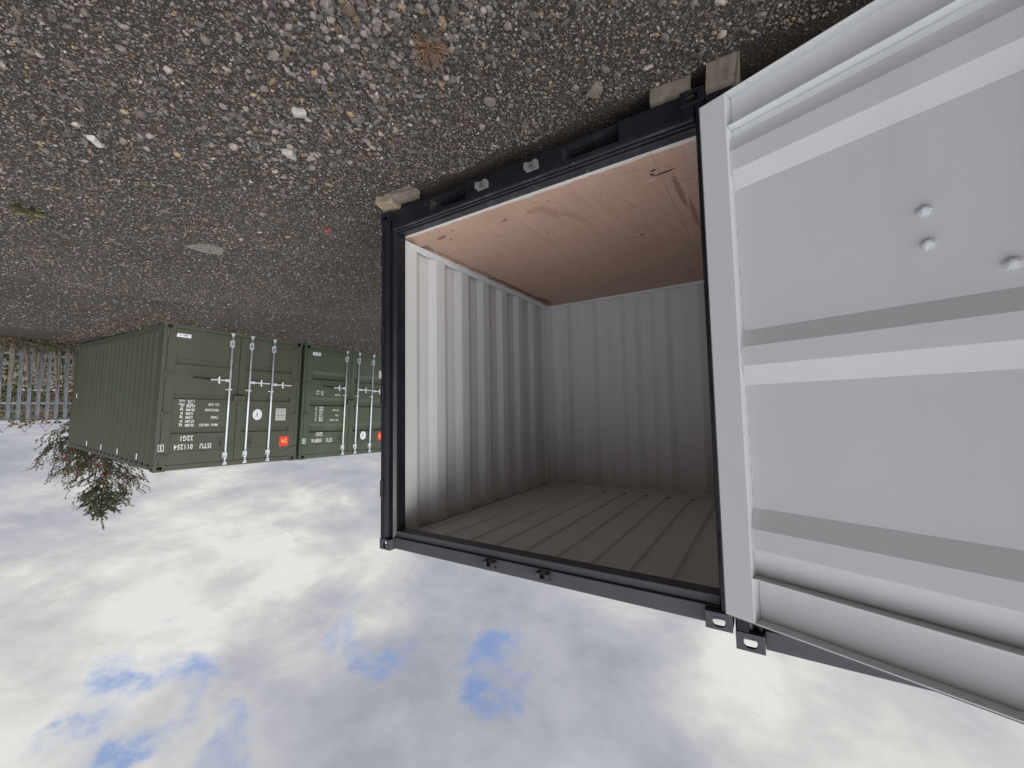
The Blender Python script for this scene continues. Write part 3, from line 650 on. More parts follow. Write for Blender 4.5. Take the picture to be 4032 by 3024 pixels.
def open_door(root):
    """left-hand leaf, swung back by 160 degrees: we see its grey inner side"""
    # door frame of reference: x runs from the hinge outwards, y towards the viewer, z up
    th = R(160)
    M = Matrix(((math.cos(th), math.sin(th), 0, .02), (-math.sin(th), math.cos(th) * -1 * -1, 0, -.06), (0, 0, 1, 0), (0, 0, 0, 1)))
    d = Vector((math.cos(th), -math.sin(th), 0)); n = Vector((-d.y, d.x, 0))
    M = Matrix(((d.x, n.x, 0, .02), (d.y, n.y, 0, -.06), (0, 0, 1, 0), (0, 0, 0, 1)))
    DW = 1.150; z0, z1 = .157, 2.511
    pr = [(.320, -.050), (.356, -.050), (.435, -.020), (.529, -.020), (.610, -.050), (1.261, -.050), (1.337, -.020), (1.421, -.020), (1.505, -.050), (2.037, -.050), (2.122, -.020), (2.207, -.020), (2.314, -.050), (2.330, -.050)]
    # fine strips so the sheet can carry the slight oil-canning of thin steel
    b = MB(); fine = []
    for (a, q), (c, r_) in zip(pr, pr[1:]):
        k = max(1, int((c - a) / .05))
        fine += [(a + (c - a) * i / k, q + (r_ - q) * i / k) for i in range(k)]
    fine.append(pr[-1]); b.sheet(fine, 0, .118, DW - .118, -.004, (2, 1, 0), 0, 1)
    panel = b.build('door', [GREY, BLACK], root); panel.matrix_local = M
    tag(panel, 'open door leaf with its pale grey ribbed inner side facing out')
    # top and bottom channel rails: web plus two flanges each
    for za, zb in ((z0, .324), (2.322, z1)):
        r = MB(); r.box(.121, DW - .121, -.062, -.056, za, zb); r.box(.121, DW - .121, -.056, -.001, za, za + .006); r.box(.121, DW - .121, -.056, -.001, zb - .006, zb)
        r.build('rail', GREY, panel, .0016)
    for a, c in ((0, .120), (DW - .120, DW)):
        MB().box(a, c, -.062, 0, z0, z1).build('stile', GREY, panel, .004)
    # outer black skin edge and the rubber seal round the leaf, in two lips
    g = MB(); bs = MB()
    for off, w, ya, yb, tgt in ((.001, .007, -.026, -.008, g), (.003, .012, -.060, -.034, bs)):
        tgt.box(-off - w, -off, ya, yb, z0 - off - w, z1 + off + w); tgt.box(DW + off, DW + off + w, ya, yb, z0 - off - w, z1 + off + w)
        tgt.box(-off, DW + off, ya, yb, z1 + off, z1 + off + w); tgt.box(-off, DW + off, ya, yb, z0 - off - w, z0 - off)
    g.build('door_seal', SEAL, panel, .003); bs.build('seal_lip', RUBBER, panel, .003)
    # weld beads where sheet, rails and stile meet
    for s_ in (.1215, DW - .1215):
        wb = MB(); path, rad = [], []
        for (a, q), (c, r_) in zip(fine, fine[1:]):
            for i in range(3):
                t = i / 3; z = a + (c - a) * t
                path.append((s_ + .002 * math.sin(z * 71), q + (r_ - q) * t + .002, z)); rad.append(.0026 + .0016 * abs(math.sin(z * 37)) * (1 if math.sin(z * 5.1) > -.3 else .2))
        wb.tube(path, rad, 6).build('weld_bead', WELD, panel, smooth=True)
    for zz, dz in ((.324, .003), (2.322, -.003)):
        wb = MB(); path = [(.122 + (DW - .244) * i / 120, -.048, zz + dz) for i in range(121)]
        rad = [.0012 + .0016 * max(0, math.sin(p[0] * 9.0)) for p in path]
        wb.tube(path, rad, 6).build('weld_bead', WELD, panel, smooth=True)
    # studs of the outside lock gear coming through the sheet
    for k, (s_, z) in enumerate(((.715, .951), (.717, 1.067), (.888, 1.185))):
        b = MB(); N = 20; prof = [(a_ * .62, h_ * .62) for a_, h_ in ((.034, 0), (.033, .004), (.027, .007), (.0245, .012), (.0205, .016), (.0185, .026), (.012, .029), (.0105, .038), (.008, .041))]
        rr = random.Random(k + 3)
        for i, (r0, h) in enumerate(prof):
            for j in range(N):
                a = 2 * math.pi * j / N; q = r0 * (1 + (rr.uniform(-.12, .12) if i < 5 else rr.uniform(-.03, .03)))
                if i in (4, 5): q = r0 / max(abs(math.cos((a + k) % (math.pi / 3) - math.pi / 6)), .5) * .95
                b.v.append((s_ + q * math.cos(a), -.050 + h, z + q * math.sin(a)))
        for i in range(len(prof) - 1):
            for j in range(N): b.f.append((i * N + j, i * N + (j + 1) % N, (i + 1) * N + (j + 1) % N, (i + 1) * N + j)); b.m.append(0)
        b.f.append(tuple((len(prof) - 1) * N + j for j in range(N))); b.m.append(0)
        b.build('stud', WELD, panel)
    # plug welds along the flanges
    for s_ in (.217, .384, .560, .74, .92):
        for zc, up in ((z0 + .006, 1), (z1 - .006, -1)):
            b = MB(); N = 14; pr_ = [(.0105, 0), (.0095, .0018), (.006, .0012), (.003, .0024)]
            for r0, h in pr_:
                for j in range(N):
                    a = 2 * math.pi * j / N; b.v.append((s_ + r0 * math.cos(a) * 1.2, -.020 + r0 * math.sin(a), zc + up * h))
            for i in range(3):
                for j in range(N): b.f.append((i * N + j, i * N + (j + 1) % N, (i + 1) * N + (j + 1) % N, (i + 1) * N + j)); b.m.append(0)
            b.f.append(tuple(3 * N + j for j in range(N))); b.m.append(0)
            b.build('plug_weld', WELD, panel)
    return panel

def folded_door(root):
    """right-hand leaf, swung right round against the side wall"""
    pr = [(.157, 0), (.50, 0), (.56, .03), (.66, .03), (.72, 0), (1.24, 0), (1.30, .03), (1.42, .03), (1.48, 0), (2.0, 0), (2.06, .03), (2.16, .03), (2.22, 0), (2.511, 0)]
    b = MB(); b.sheet([(a, BW + .030 + q * .8) for a, q in pr], 1, .20, 1.12, .003, (2, 0, 1), 1, 0)
    o = b.build('door', [GREY, BLACK], root)
    f = MB(); f.box(BW + .012, BW + .058, .10, .20, .157, 2.511); f.box(BW + .012, BW + .058, 1.12, 1.22, .157, 2.511)
    f.box(BW + .012, BW + .058, .20, 1.12, .157, .25); f.box(BW + .012, BW + .058, .20, 1.12, 2.42, 2.511)
    f.build('door_frame', BLACK, o, .003)

def closed_doors_plain(root):
    pr = [(.150, .060), (.50, .060), (.55, .030), (.67, .030), (.72, .060), (1.24, .060), (1.29, .030), (1.41, .030), (1.46, .060), (2.0, .060), (2.05, .030), (2.17, .030), (2.22, .060), (2.505, .060)]
    for a, c in ((.125, 1.180), (1.187, BW - .125)):
        o = MB().sheet(pr, 0, a + .09, c - .09, .004, (2, 1, 0), 0, 0).build('door', BLACK, root)
        f = MB(); f.box(a, a + .09, .022, .066, .150, 2.505); f.box(c - .09, c, .022, .066, .150, 2.505); f.box(a + .09, c - .09, .022, .066, .150, .26); f.box(a + .09, c - .09, .022, .066, 2.40, 2.505)
        f.build('door_frame', BLACK, o, .003)
        x = c - .2 if a < 1 else a + .2
        MB().tube([(x, .0, .10), (x, .0, 2.56)], .015, 10).build('lock_rod', BLACK, o, smooth=True)

BC = black_container((0, 0, 0), 'black ten foot container standing open with bare plywood floor and off-white walls', True, 'black containers side by side')
open_door(BC); folded_door(BC)
BC2 = black_container((-.010 - BW, 0, .061), 'black container mostly hidden behind the open grey door leaf', False, 'black containers side by side')
closed_doors_plain(BC2)

# ------------------------------------------------------------------ the green containers
def green_door(root, a, c, groove, dull, left):
    """closed leaf between x=a and x=c: sheet with three grooves in a frame, hinges on the outer edge"""
    gm = dull; fz0, fz1 = .085, 2.478
    pr = [(.262, .012)]
    for (zb, zt, zs, deep) in groove:
        pr += [(zb, .012), (zb + zs, .012 + deep), (zt - zs * .35, .012 + deep), (zt, .012)]
    pr.append((2.258, .012))
    panel = MB().sheet(pr, 0, a + .128, c - .10 if left else c - .128, .003, (2, 1, 0), 0, 0)
    if not left: panel = MB().sheet(pr, 0, a + .10, c - .128, .003, (2, 1, 0), 0, 0)
    o = panel.build('door', gm, root)
    f = MB()
    ia, ic = (a + .128, c - .10) if left else (a + .10, c - .128)
    f.box(a, ia, .004, .05, fz0, fz1); f.box(ic, c, .004, .05, fz0, fz1); f.box(ia, ic, .006, .05, fz0, .262); f.box(ia, ic, .006, .05, 2.258, fz1)
    f.build('door_frame', gm, o, .004)
    return o
def lock_bar(door, x, hx, grip, zh=.957):
    """galvanised lock rod with cams, brackets, guide and its handle"""
    b = MB(); b.tube([(x, -.034, .075), (x, -.034, 2.50)], .0165, 12)
    rod = b.build('lock_rod', GALV, door, smooth=True)
    for z, sg in ((.072, 1), (2.502, -1)):
        c = MB(); c.box(x - .022, x + .022, -.056, -.016, z - .016, z + .016); c.box(x - .036, x + .030, -.046, -.020, z - .034 * sg - .012, z - .034 * sg + .012); c.box(x - .010, x + .040, -.056, -.030, z - .03 * sg - .01, z - .03 * sg + .01)
        c.build('cam', GALV, rod, .003)
    for z, h in ((.235, .062), (2.37, .055)):
        c = MB(); c.box(x - .042, x + .030, -.010, .003, z - h, z + h); c.box(x - .028, x + .026, -.054, -.012, z - h, z - h + .018); c.box(x - .028, x + .026, -.054, -.012, z + h - .018, z + h); c.box(x - .026, x - .016, -.052, -.012, z - h + .018, z + h - .018)
        c.build('rod_bracket', GALV, rod, .003)
    c = MB(); c.box(x - .055, x + .055, -.012, .003, 1.108, 1.132); c.box(x - .024, x + .024, -.056, -.012, 1.106, 1.134)
    c.build('rod_guide', GALV, rod, .003)
    s_ = 1 if hx > x else -1
    hnd = MB(); hnd.box(min(x + s_ * .01, x + s_ * .085), max(x + s_ * .01, x + s_ * .085), -.066, -.040, zh - .026, zh + .024)
    xe = (x + s_ * .33) if grip else hx
    hnd.box(min(x + s_ * .085, xe), max(x + s_ * .085, xe), -.062, -.050, zh - .013, zh + .012)
    h = hnd.build('handle', GALV, rod, .003)
    if grip: MB().tube([(xe, -.056, zh - .002), (hx, -.056, zh - .010)], .015, 8).build('grip', DARKGRIP, rod, smooth=True)
    xc = x + s_ * .20
    k = MB(); k.tube([(xc, -.07, zh - .045), (xc, -.07, zh + .045)], .012, 8); k.tube([(xc + .012, -.078, zh + .028), (xc - .012, -.078, zh + .062)], .013, 8); k.tube([(xc, -.078, zh - .045), (xc, -.078, zh - .060)], .016, 8); k.box(xc - .018, xc + .018, -.066, .004, zh - .03, zh - .014)
    k.build('handle_catch', GALV, rod)
def emblem(door, x, z, w, h):
    N = 28; b = MB()
    ring = [(x + w * math.cos(2 * math.pi * i / N), .006, z + h * math.sin(2 * math.pi * i / N)) for i in range(N)]
    b.add(ring, [tuple(range(N))], 0)
    b.add([(x + w * .72 * math.cos(2 * math.pi * i / N), .0045, z + h * .72 * math.sin(2 * math.pi * i / N)) for i in range(N)] +
          [(x + w * .66 * math.cos(2 * math.pi * i / N), .0045, z + h * .66 * math.sin(2 * math.pi * i / N)) for i in range(N)],
          [(i, (i + 1) % N, N + (i + 1) % N, N + i) for i in range(N)], 1)
    # a small seated figure of strokes inside the ring
    for a, c, r in (((0, .40), (0, .10), .10), ((-.22, .05), (.20, .16), .07), ((-.2, -.38), (.05, .1), .07), ((.22, -.38), (.02, .0), .07), ((-.30, -.40), (.30, -.40), .05), ((.25, .40), (.30, -.1), .04)):
        b.add([(x + (a[0] - r) * w, .0045, z + a[1] * h), (x + (a[0] + r) * w, .0045, z + a[1] * h), (x + (c[0] + r) * w, .0045, z + c[1] * h), (x + (c[0] - r) * w, .0045, z + c[1] * h)], [(0, 1, 2, 3)], 1)
    return b.build('emblem', [STICK, INK], door)

def green_container(origin, axes, label, gm, groove, marks):
    root = empty('shipping_container', origin)
    X, Y, Z = axes
    root.matrix_world = Matrix(((X[0], Y[0], Z[0], origin[0]), (X[1], Y[1], Z[1], origin[1]), (X[2], Y[2], Z[2], origin[2]), (0, 0, 0, 1)))
    tag(root, label, 'shipping container', 'green containers side by side')
    Wd, H, L = 2.438, 2.591, 6.058; cw, cd, ch = .162, .178, .118
    front_frame(root, Wd, H, gm, cw, cd, ch, 0, 0, 0); add_castings_rear(root, Wd, L, H, gm, cw, cd, ch)
    MB().box(cw + .002, Wd - cw - .002, .012, .12, 2.490, H - .012).build('header', gm, root, .004)
    s_ = MB(); s_.box(cw + .002, Wd - cw - .002, .010, .12, .004, .076); s_.build('sill', gm, root, .004)
    for x0, x1 in ((.0, .062), (Wd - .062, Wd)):
        MB().box(x0 + .002, x1 - .002, .006, .12, ch, H - ch).build('corner_post', gm, root, .005)
        MB().box(x0 + .002, x1 - .002, L - .09, L - .004, ch, H - ch).build('rear_post', gm, root, .005)
        MB().box(x0 + .004, x1 - .004, cd, L - cd, .03, .17).build('bottom_rail', gm, root, .004)
        MB().box(x0 + .004, x1 - .004, cd, L - cd, H - .085, H - .02).build('top_rail', gm, root, .004)
    near, sl, far = .078, .066, .074
    for sgn in (1, -1):
        qn, qf, t = (Wd - .004, Wd - .040, -.002) if sgn > 0 else (.004, .040, .002)
        MB().sheet(corrugation(.12, L - .09, near, sl, far, qn, qf, .04), 2, .17, H - .085, t, (1, 0, 2)).build('side_wall', gm, root)
    MB().sheet(corrugation(.06, Wd - .06, near, sl, far, L - .02, L - .056), 2, .1, H - .1, -.002, (0, 1, 2)).build('back_wall', gm, root)
    MB().box(.05, Wd - .05, .1, L - .06, H - .04, H - .03).build('roof', gm, root)
    MB().box(.07, Wd - .07, .1, L - .06, .10, .14).build('floor', BARKD, root)
    dl = green_door(root, .070, 1.222, groove, gm, True); dr = green_door(root, 1.240, Wd - .070, groove, gm, False)
    sl_ = MB(); sl_.box(1.2225, 1.2395, .010, .045, .085, 2.478); sl_.box(.0625, .0695, .012, .045, .085, 2.478); sl_.box(Wd - .0695, Wd - .0625, .012, .045, .085, 2.478); sl_.box(.0625, Wd - .0625, .016, .045, .0765, .0845); sl_.box(.0625, Wd - .0625, .016, .045, 2.4785, 2.4895)
    sl_.build('door_seal', RUBBER, root)
    for z in (.175, .905, 1.615, 2.335):
        for a, door in ((.058, dl), (Wd - .058, dr)):
            e = 1 if a < 1 else -1
            h = MB(); h.tube([(a, -.008, z - .062), (a, -.008, z + .062)], .016, 10)
            h.add([(a, -.016, z - .050), (a, -.016, z + .050), (a + e * .125, -.010, z + .030), (a + e * .125, -.010, z - .030), (a, .003, z - .050), (a, .003, z + .050), (a + e * .125, .003, z + .030), (a + e * .125, .003, z - .030)],
                  [(0, 1, 2, 3), (7, 6, 5, 4), (0, 4, 5, 1), (1, 5, 6, 2), (2, 6, 7, 3), (3, 7, 4, 0)])
            h.build('hinge', gm, door, .002)
    lock_bar(dl, .615, .226, False, .975); lock_bar(dl, 1.045, .669, False, .962); lock_bar(dr, 1.392, 1.985, True, .952)
    # lock box bridging the two leaves
    lb = MB(); lb.box(1.120, 1.320, -.075, .003, 1.235, 1.325); lb.box(1.112, 1.330, -.080, .003, 1.325, 1.337); lb.tube([(1.295, -.06, 1.237), (1.295, -.06, 1.222)], .012, 8)
    lb.build('lock_box', gm, dr, .003)
    for x, door in ((1.475, dr), (.957, dl)):
        q = MB(); q.box(x - .034, x + .034, .000, .011, 2.045, 2.225); q.build('recess_plate', gm, door, .002)
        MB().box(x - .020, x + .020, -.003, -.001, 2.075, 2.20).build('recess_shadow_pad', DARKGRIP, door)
    # markings
    marks(dl, dr, root)
    # vents and labels along the visible side
    for y in (.905, 2.05, 3.175, 4.32):
        MB().box(Wd - .008, Wd + .002, y - .013, y + .013, 2.335, 2.445).build('vent', STICK, root, .002)
    MB().box(Wd - .008, Wd + .001, 5.595, 5.622, 1.26, 1.37).build('side_label', STICK, root)
    return root

def marks_a(dl, dr, root):
    y = .008
    text('ISTU', .128, WHITE, dr, 1.612, y, 2.135, squeeze=.66, spacing=1.12)
    text('011254', .128, WHITE, dr, 1.900, y, 2.135, squeeze=.66, spacing=1.12)
    text('3', .118, WHITE, dr, 2.338, .0015, 2.140, squeeze=.66)
    fr = MB()
    for a in ((2.318, 2.398, 2.232, 2.242), (2.318, 2.398, 2.122, 2.130), (2.318, 2.325, 2.130, 2.232), (2.391, 2.398, 2.130, 2.232)): fr.box(a[0], a[1], .0015, .0035, a[2], a[3])
    fr.build('digit_frame', WHITE, dr)
    text('22G1', .125, WHITE, dr, 1.905, y, 1.985, squeeze=.66, spacing=1.12)
    for z, lab, n1, u1, n2, u2 in ((1.772, 'MAX  GROSS', '30,480', 'kg', '67,200', 'lb'), (1.632, 'TARE', '2,040', 'kg', '4,500', 'lb'), (1.497, 'PAYLOAD', '28,440', 'kg', '62,700', 'lb')):
        text(lab, .066, WHITE, dr, 1.535, y, z, squeeze=.72, spacing=1.08)
        text(n1, .070, WHITE, dr, 2.045, y, z, squeeze=.72, align='RIGHT'); text(u1, .070, WHITE, dr, 2.085, y, z, squeeze=.72)
        text(n2, .070, WHITE, dr, 2.045, y, z - .068, squeeze=.72, align='RIGHT'); text(u2, .070, WHITE, dr, 2.085, y, z - .068, squeeze=.72)
    text('CU. CAP.', .064, WHITE, dr, 1.530, y, 1.395, squeeze=.72)
    text('33.2', .066, WHITE, dr, 2.025, y, 1.405, squeeze=.72, align='RIGHT'); text('cu.m.', .064, WHITE, dr, 2.065, y, 1.405, squeeze=.72)
    text('1,170', .066, WHITE, dr, 2.025, y, 1.343, squeeze=.72, align='RIGHT'); text('cu.ft.', .064, WHITE, dr, 2.065, y, 1.343, squeeze=.72)
    MB().box(2.050, 2.258, .002, .0045, .168, .232).build('sticker', STICK, dr); text('CIMC+S', .050, BLUEINK, dr, 2.075, .0005, .180, squeeze=.85, bold=.02)
    emblem(dl, .846, 1.600, .088, .108)
    MB().box(.283, .487, .003, .010, 1.470, 1.720).build('data_plate', PLATE, dl)
    pl = MB(); rr = random.Random(5)
    for i in range(9):
        z = 1.695 - i * .026
        if i in (3, 4): pl.box(.30, .47, .0012, .0022, z - .007, z + .004) if i == 3 else None
        x = .295 + rr.uniform(0, .02)
        while x < .465:
            w = rr.uniform(.012, .05); pl.box(x, min(x + w, .475), .0012, .0022, z - .004, z + .003); x += w + .012
    pl.build('plate_print', INK, dl)
    MB().box(.188, .381, .003, .010, 2.058, 2.268).build('sticker', RED, dl); text('24', .120, YELLOW, dl, .225, .001, 2.118, squeeze=.92, bold=.02)
def marks_b(dl, dr, root):
    y = .008
    text('ISTU', .125, WHITE, dr, 1.652, y, 2.142, squeeze=.60, spacing=1.1)
    text('008916', .125, WHITE, dr, 1.925, y, 2.142, squeeze=.60, spacing=1.1)
    text('6', .112, WHITE, dr, 2.330, .0015, 2.145, squeeze=.66)
    fr = MB()
    for a in ((2.310, 2.386, 2.232, 2.241), (2.310, 2.386, 2.127, 2.135), (2.310, 2.317, 2.135, 2.232), (2.379, 2.386, 2.135, 2.232)): fr.box(a[0], a[1], .0015, .0035, a[2], a[3])
    fr.build('digit_frame', WHITE, dr)
    text('22G1', .120, WHITE, dr, 1.905, y, 2.000, squeeze=.62, spacing=1.1)
    for z, lab, n1, u1, n2, u2 in ((1.700, 'MAX   GROSS', '30,480', 'kg', '67,200', 'lb'), (1.585, 'TARE', '2,100', 'kg', '4,630', 'lb'), (1.465, 'PAYLOAD', '28,380', 'kg', '62,570', 'lb')):
        text(lab, .058, WHITE, dr, 1.525, y, z, squeeze=.60, spacing=1.05)
        text(n1, .062, WHITE, dr, 2.020, y, z, squeeze=.62, align='RIGHT'); text(u1, .060, WHITE, dr, 2.080, y, z, squeeze=.62)
        text(n2, .062, WHITE, dr, 2.020, y, z - .058, squeeze=.62, align='RIGHT'); text(u2, .060, WHITE, dr, 2.080, y, z - .058, squeeze=.62)
    text('CU. CAP.', .060, WHITE, dr, 1.500, y, 1.098, squeeze=.62)
    text('33.2', .062, WHITE, dr, 2.000, y, 1.100, squeeze=.62, align='RIGHT'); text('cu.m.', .060, WHITE, dr, 2.045, y, 1.100, squeeze=.62)
    text('1 170', .062, WHITE, dr, 2.000, y, 1.040, squeeze=.62, align='RIGHT'); text('cu.ft.', .060, WHITE, dr, 2.045, y, 1.040, squeeze=.62)
    MB().box(2.060, 2.250, .002, .0045, .165, .235).build('sticker', STICK, dr); text('CIMC-DS', .046, INK, dr, 2.075, .0005, .182, squeeze=.80, bold=.02)
    emblem(dl, .800, 2.115, .085, .105)
    MB().box(.200, .400, .003, .010, .42, .62).build('data_plate', PLATE, dl)
    MB().box(.150, .345, .003, .010, 2.045, 2.255).build('sticker', RED, dl); text('8', .125, YELLOW, dl, .262, .001, 2.110, squeeze=.95, bold=.02)

GO = Vector((8.5133, 2.9863, -.0272)); GX = Vector((.0156, -.9997, -.0181)); GY = Vector((.9989, .0164, -.0431)); GZ = Vector((.0434, -.0174, .9989))
GX.normalize(); GY = (GY - GX * GY.dot(GX)).normalized(); GZ = GX.cross(GY)
ga = [(.605, .715, .012, .035), (1.235, 1.330, .012, .035), (1.845, 1.945, .012, .035)]
gb = [(.600, .790, .070, .045), (1.195, 1.395, .070, .045), (1.800, 2.000, .070, .045)]
green_container(GO, (GX, GY, GZ), 'dark green container at the row end with a red sticker reading 24 on its door', GREEN, ga, marks_a)
green_container(GO - GX * 2.503 + GZ * .006, (GX, GY, GZ), 'green container partly hidden by the black corner post, rust at its top corner', GREENB, gb, marks_b)

# ------------------------------------------------------------------ stones and blocks under the corners
def rock(name, loc, size, rot, mat, seed, cuts=.16, flat=None):
    """broken block: a box with chipped corners, jittered"""
    import bmesh
    rr = random.Random(seed); bm = bmesh.new(); bmesh.ops.create_cube(bm, size=1)
    bmesh.ops.bevel(bm, geom=list(bm.edges), offset=cuts * .5, segments=2, affect='EDGES', profile=.6)
    bmesh.ops.subdivide_edges(bm, edges=[e for e in bm.edges if e.calc_length() > .3], cuts=2, use_grid_fill=True)
    for v in bm.verts:
        n = mnoise.noise_vector(v.co * 2.2 + Vector((seed * 3.1, 0, 0)))
        v.co += n * cuts * .5 + Vector((rr.uniform(-1, 1), rr.uniform(-1, 1), rr.uniform(-1, 1))) * .012
        v.co = Vector((v.co.x * size[0], v.co.y * size[1], v.co.z * size[2]))
    me = bpy.data.meshes.new(name); bm.to_mesh(me); bm.free(); me.materials.append(mat)
    o = bpy.data.objects.new(name, me); COL.objects.link(o); o.location = loc; o.rotation_euler = rot
    return o
def chamfer_block(name, loc, w, d, h, c, rotz, mat, seed):
    """broken length of concrete kerb with a chamfered front top edge"""
    b = MB(); rr = random.Random(seed); prof = [(0, 0), (0, h - c * .8), (c, h), (d, h), (d, 0)]; N = 6
    for i in range(N + 1):
        x = -w / 2 + w * i / N
        for (y, z) in prof:
            e = .012 if i in (0, N) else .004
            b.v.append((x + rr.uniform(-e, e) * (1.5 if i in (0, N) else .6), y + rr.uniform(-e, e) * .6, z + rr.uniform(-.004, .004)))
    k = len(prof)
    for i in range(N):
        for j in range(k): b.f.append((i * k + j, i * k + (j + 1) % k, (i + 1) * k + (j + 1) % k, (i + 1) * k + j)); b.m.append(0)
    b.f.append(tuple(range(k))); b.m.append(0); b.f.append(tuple(N * k + j for j in range(k))); b.m.append(0)
    o = b.build(name, mat, None, .004); o.location = loc; o.rotation_euler = (0, 0, rotz)
    return o
tag(chamfer_block('kerb_block', (.158, .028, -.140), .19, .20, .132, .040, R(-2), CONC, 3), 'broken concrete kerb block under the corner casting of the open black container beside the door', 'concrete block', 'blocks propping the black containers')
tag(chamfer_block('kerb_block', (-.080, .012, -.140), .15, .20, .196, .045, R(-3), CONC, 8), 'taller concrete block under the hidden black container, below the open door', 'concrete block', 'blocks propping the black containers')
tag(rock('stone', (2.27, -.005, -.075), (.15, .13, .10), (.1, .1, R(-12)), CONCY, 4), 'yellowish stone wedged under the far front corner casting of the open container', 'stone', 'blocks propping the black containers')
tag(rock('stone', (2.10, .005, -.088), (.20, .12, .06), (.05, -.05, R(-5)), CONC, 6), 'flat brown stone lying under the sill next to the yellowish corner stone', 'stone', 'blocks propping the black containers')
tag(rock('stone', (.50, -.16, -.088), (.075, .06, .04), (.2, .1, .5), CONC, 21, .3), 'rounded brown stone lying in front of the sill beside the broken kerb block', 'stone', 'bigger stones on the gravel')
tag(rock('stone', (3.178, -1.469, gz(3.178, -1.469) + .010), (.095, .040, .026), (.05, .1, .75), paint('white_stone', (.42, .41, .38), .8, .1, 20, .6, 60), 22, .3), 'flat white stone standing out on the darker gravel', 'stone', 'bigger stones on the gravel')
PALE = paint('pale_limestone', (.36, .34, .31), .9, .2, 18, .8, 60, dirt=(.16, .15, .13), dirt_amt=.6, dscale=20)
tag(rock('stone', (2.349, -.752, gz(2.349, -.752) + .012), (.075, .06, .04), (.2, .2, .9), PALE, 23, .3), 'pale angular limestone lump in the middle of the coarse gravel', 'stone', 'bigger stones on the gravel')
tag(rock('stone', (1.95, -.92, gz(1.95, -.92) + .012), (.07, .05, .04), (.2, .3, 2.1), PALE, 24, .3), 'grey-white wedge of limestone near the dry root clump', 'stone', 'bigger stones on the gravel')
# flat broken slab sunk in the ground
def slab():
    x, y = 4.548, -.378; b = MB(); P = [(-.17, -.05), (-.03, -.13), (.17, -.03), (.06, .11), (-.10, .14)]
    b.add([(px, py, .008) for px, py in P] + [(px * 1.05, py * 1.05, -.03) for px, py in P] + [(px * .72, py * .72, .002) for px, py in P],
          [(i, (i + 1) % 5, 10 + (i + 1) % 5, 10 + i) for i in range(5)] + [tuple(range(10, 15))] + [(i, 5 + i, 5 + (i + 1) % 5, (i + 1) % 5) for i in range(5)])
    o = b.build('slab_fragment', CONCS, None, .004); o.location = (x, y, gz(x, y) + .002); o.rotation_euler = (0, 0, R(-50))
    tag(o, 'pale flat slab fragment sunk level with the gravel in the open yard', 'slab')
slab()

# ------------------------------------------------------------------ leaves, weeds, roots
def leaf_quads(pos, size, tilt=1.2, aspect=.55, cols=None, fold=.25, dirs=None):
    """leaf of four triangles folded along the midrib; pos (n,3) base points"""
    n = len(pos); L = np.array([(0, 0, 0), (.35, .5, fold), (1, 0, 0), (.35, -.5, fold), (.5, 0, 0)], float)
    L = L * np.array([1, aspect, aspect])
    Rm = rotmats(n, tilt)
    if dirs is not None:
        d = dirs / np.linalg.norm(dirs, axis=1, keepdims=True); a = np.cross(d, rng.normal(0, 1, (n, 3))); a /= np.linalg.norm(a, axis=1, keepdims=True)
        Rm = np.stack([d, a, np.cross(d, a)], -1)
    v = np.einsum('nij,kj->nki', Rm, L) * size[:, None, None] + pos[:, None, :]
    f = np.array([(0, 4, 1), (4, 2, 1), (0, 3, 4), (4, 3, 2)])
    F = (f[None] + (np.arange(n) * 5)[:, None, None]).reshape(-1, 3)
    return v.reshape(-1, 3), F, np.repeat(cols, 5, 0)
def pick(pal, p, n, jitter=.25):
    pal = np.array(pal); p = np.array(p, float); p /= p.sum()
    return pal[rng.choice(len(pal), n, p=p)] * rng.uniform(1 - jitter, 1 + jitter, (n, 1))

def weed(loc, r, n, label, pal, p):
    root = empty('weed_plant', loc); tag(root, label, 'weed', 'weeds in the gravel')
    a = rng.uniform(0, 2 * np.pi, n); d = np.stack([np.cos(a), np.sin(a), rng.uniform(.1, .7, n)], -1)
    pos = d * (rng.uniform(.05, .8, n) * r)[:, None] * .5; pos[:, 2] = np.abs(pos[:, 2]) + .004
    d[:, 2] *= .45
    v, f, c = leaf_quads(pos, rng.uniform(.35, .75, n) * r, cols=pick(pal, p, n), dirs=d, aspect=.42)
    npmesh('foliage', v, f, LEAF, c, root)
    b = MB()
    for i in range(7): b.tube([(0, 0, 0), tuple(np.array(d[i]) * r * .3), tuple(np.array(d[i]) * r * .6)], [.003, .0025, .0015], 5)
    b.build('stem', BARK, root)
GREENS = [(.10, .105, .04), (.15, .14, .06), (.19, .155, .08), (.08, .085, .04)]
weed((4.802, -1.499, gz(4.802, -1.499)), .13, 60, 'yellow-green leafy weed growing alone in the open gravel', GREENS, (3, 3, 2, 2))
weed((3.55, -1.12, gz(3.55, -1.12)), .05, 16, 'tiny green weed sprouting near the flat white stone', GREENS, (3, 2, 1, 2))

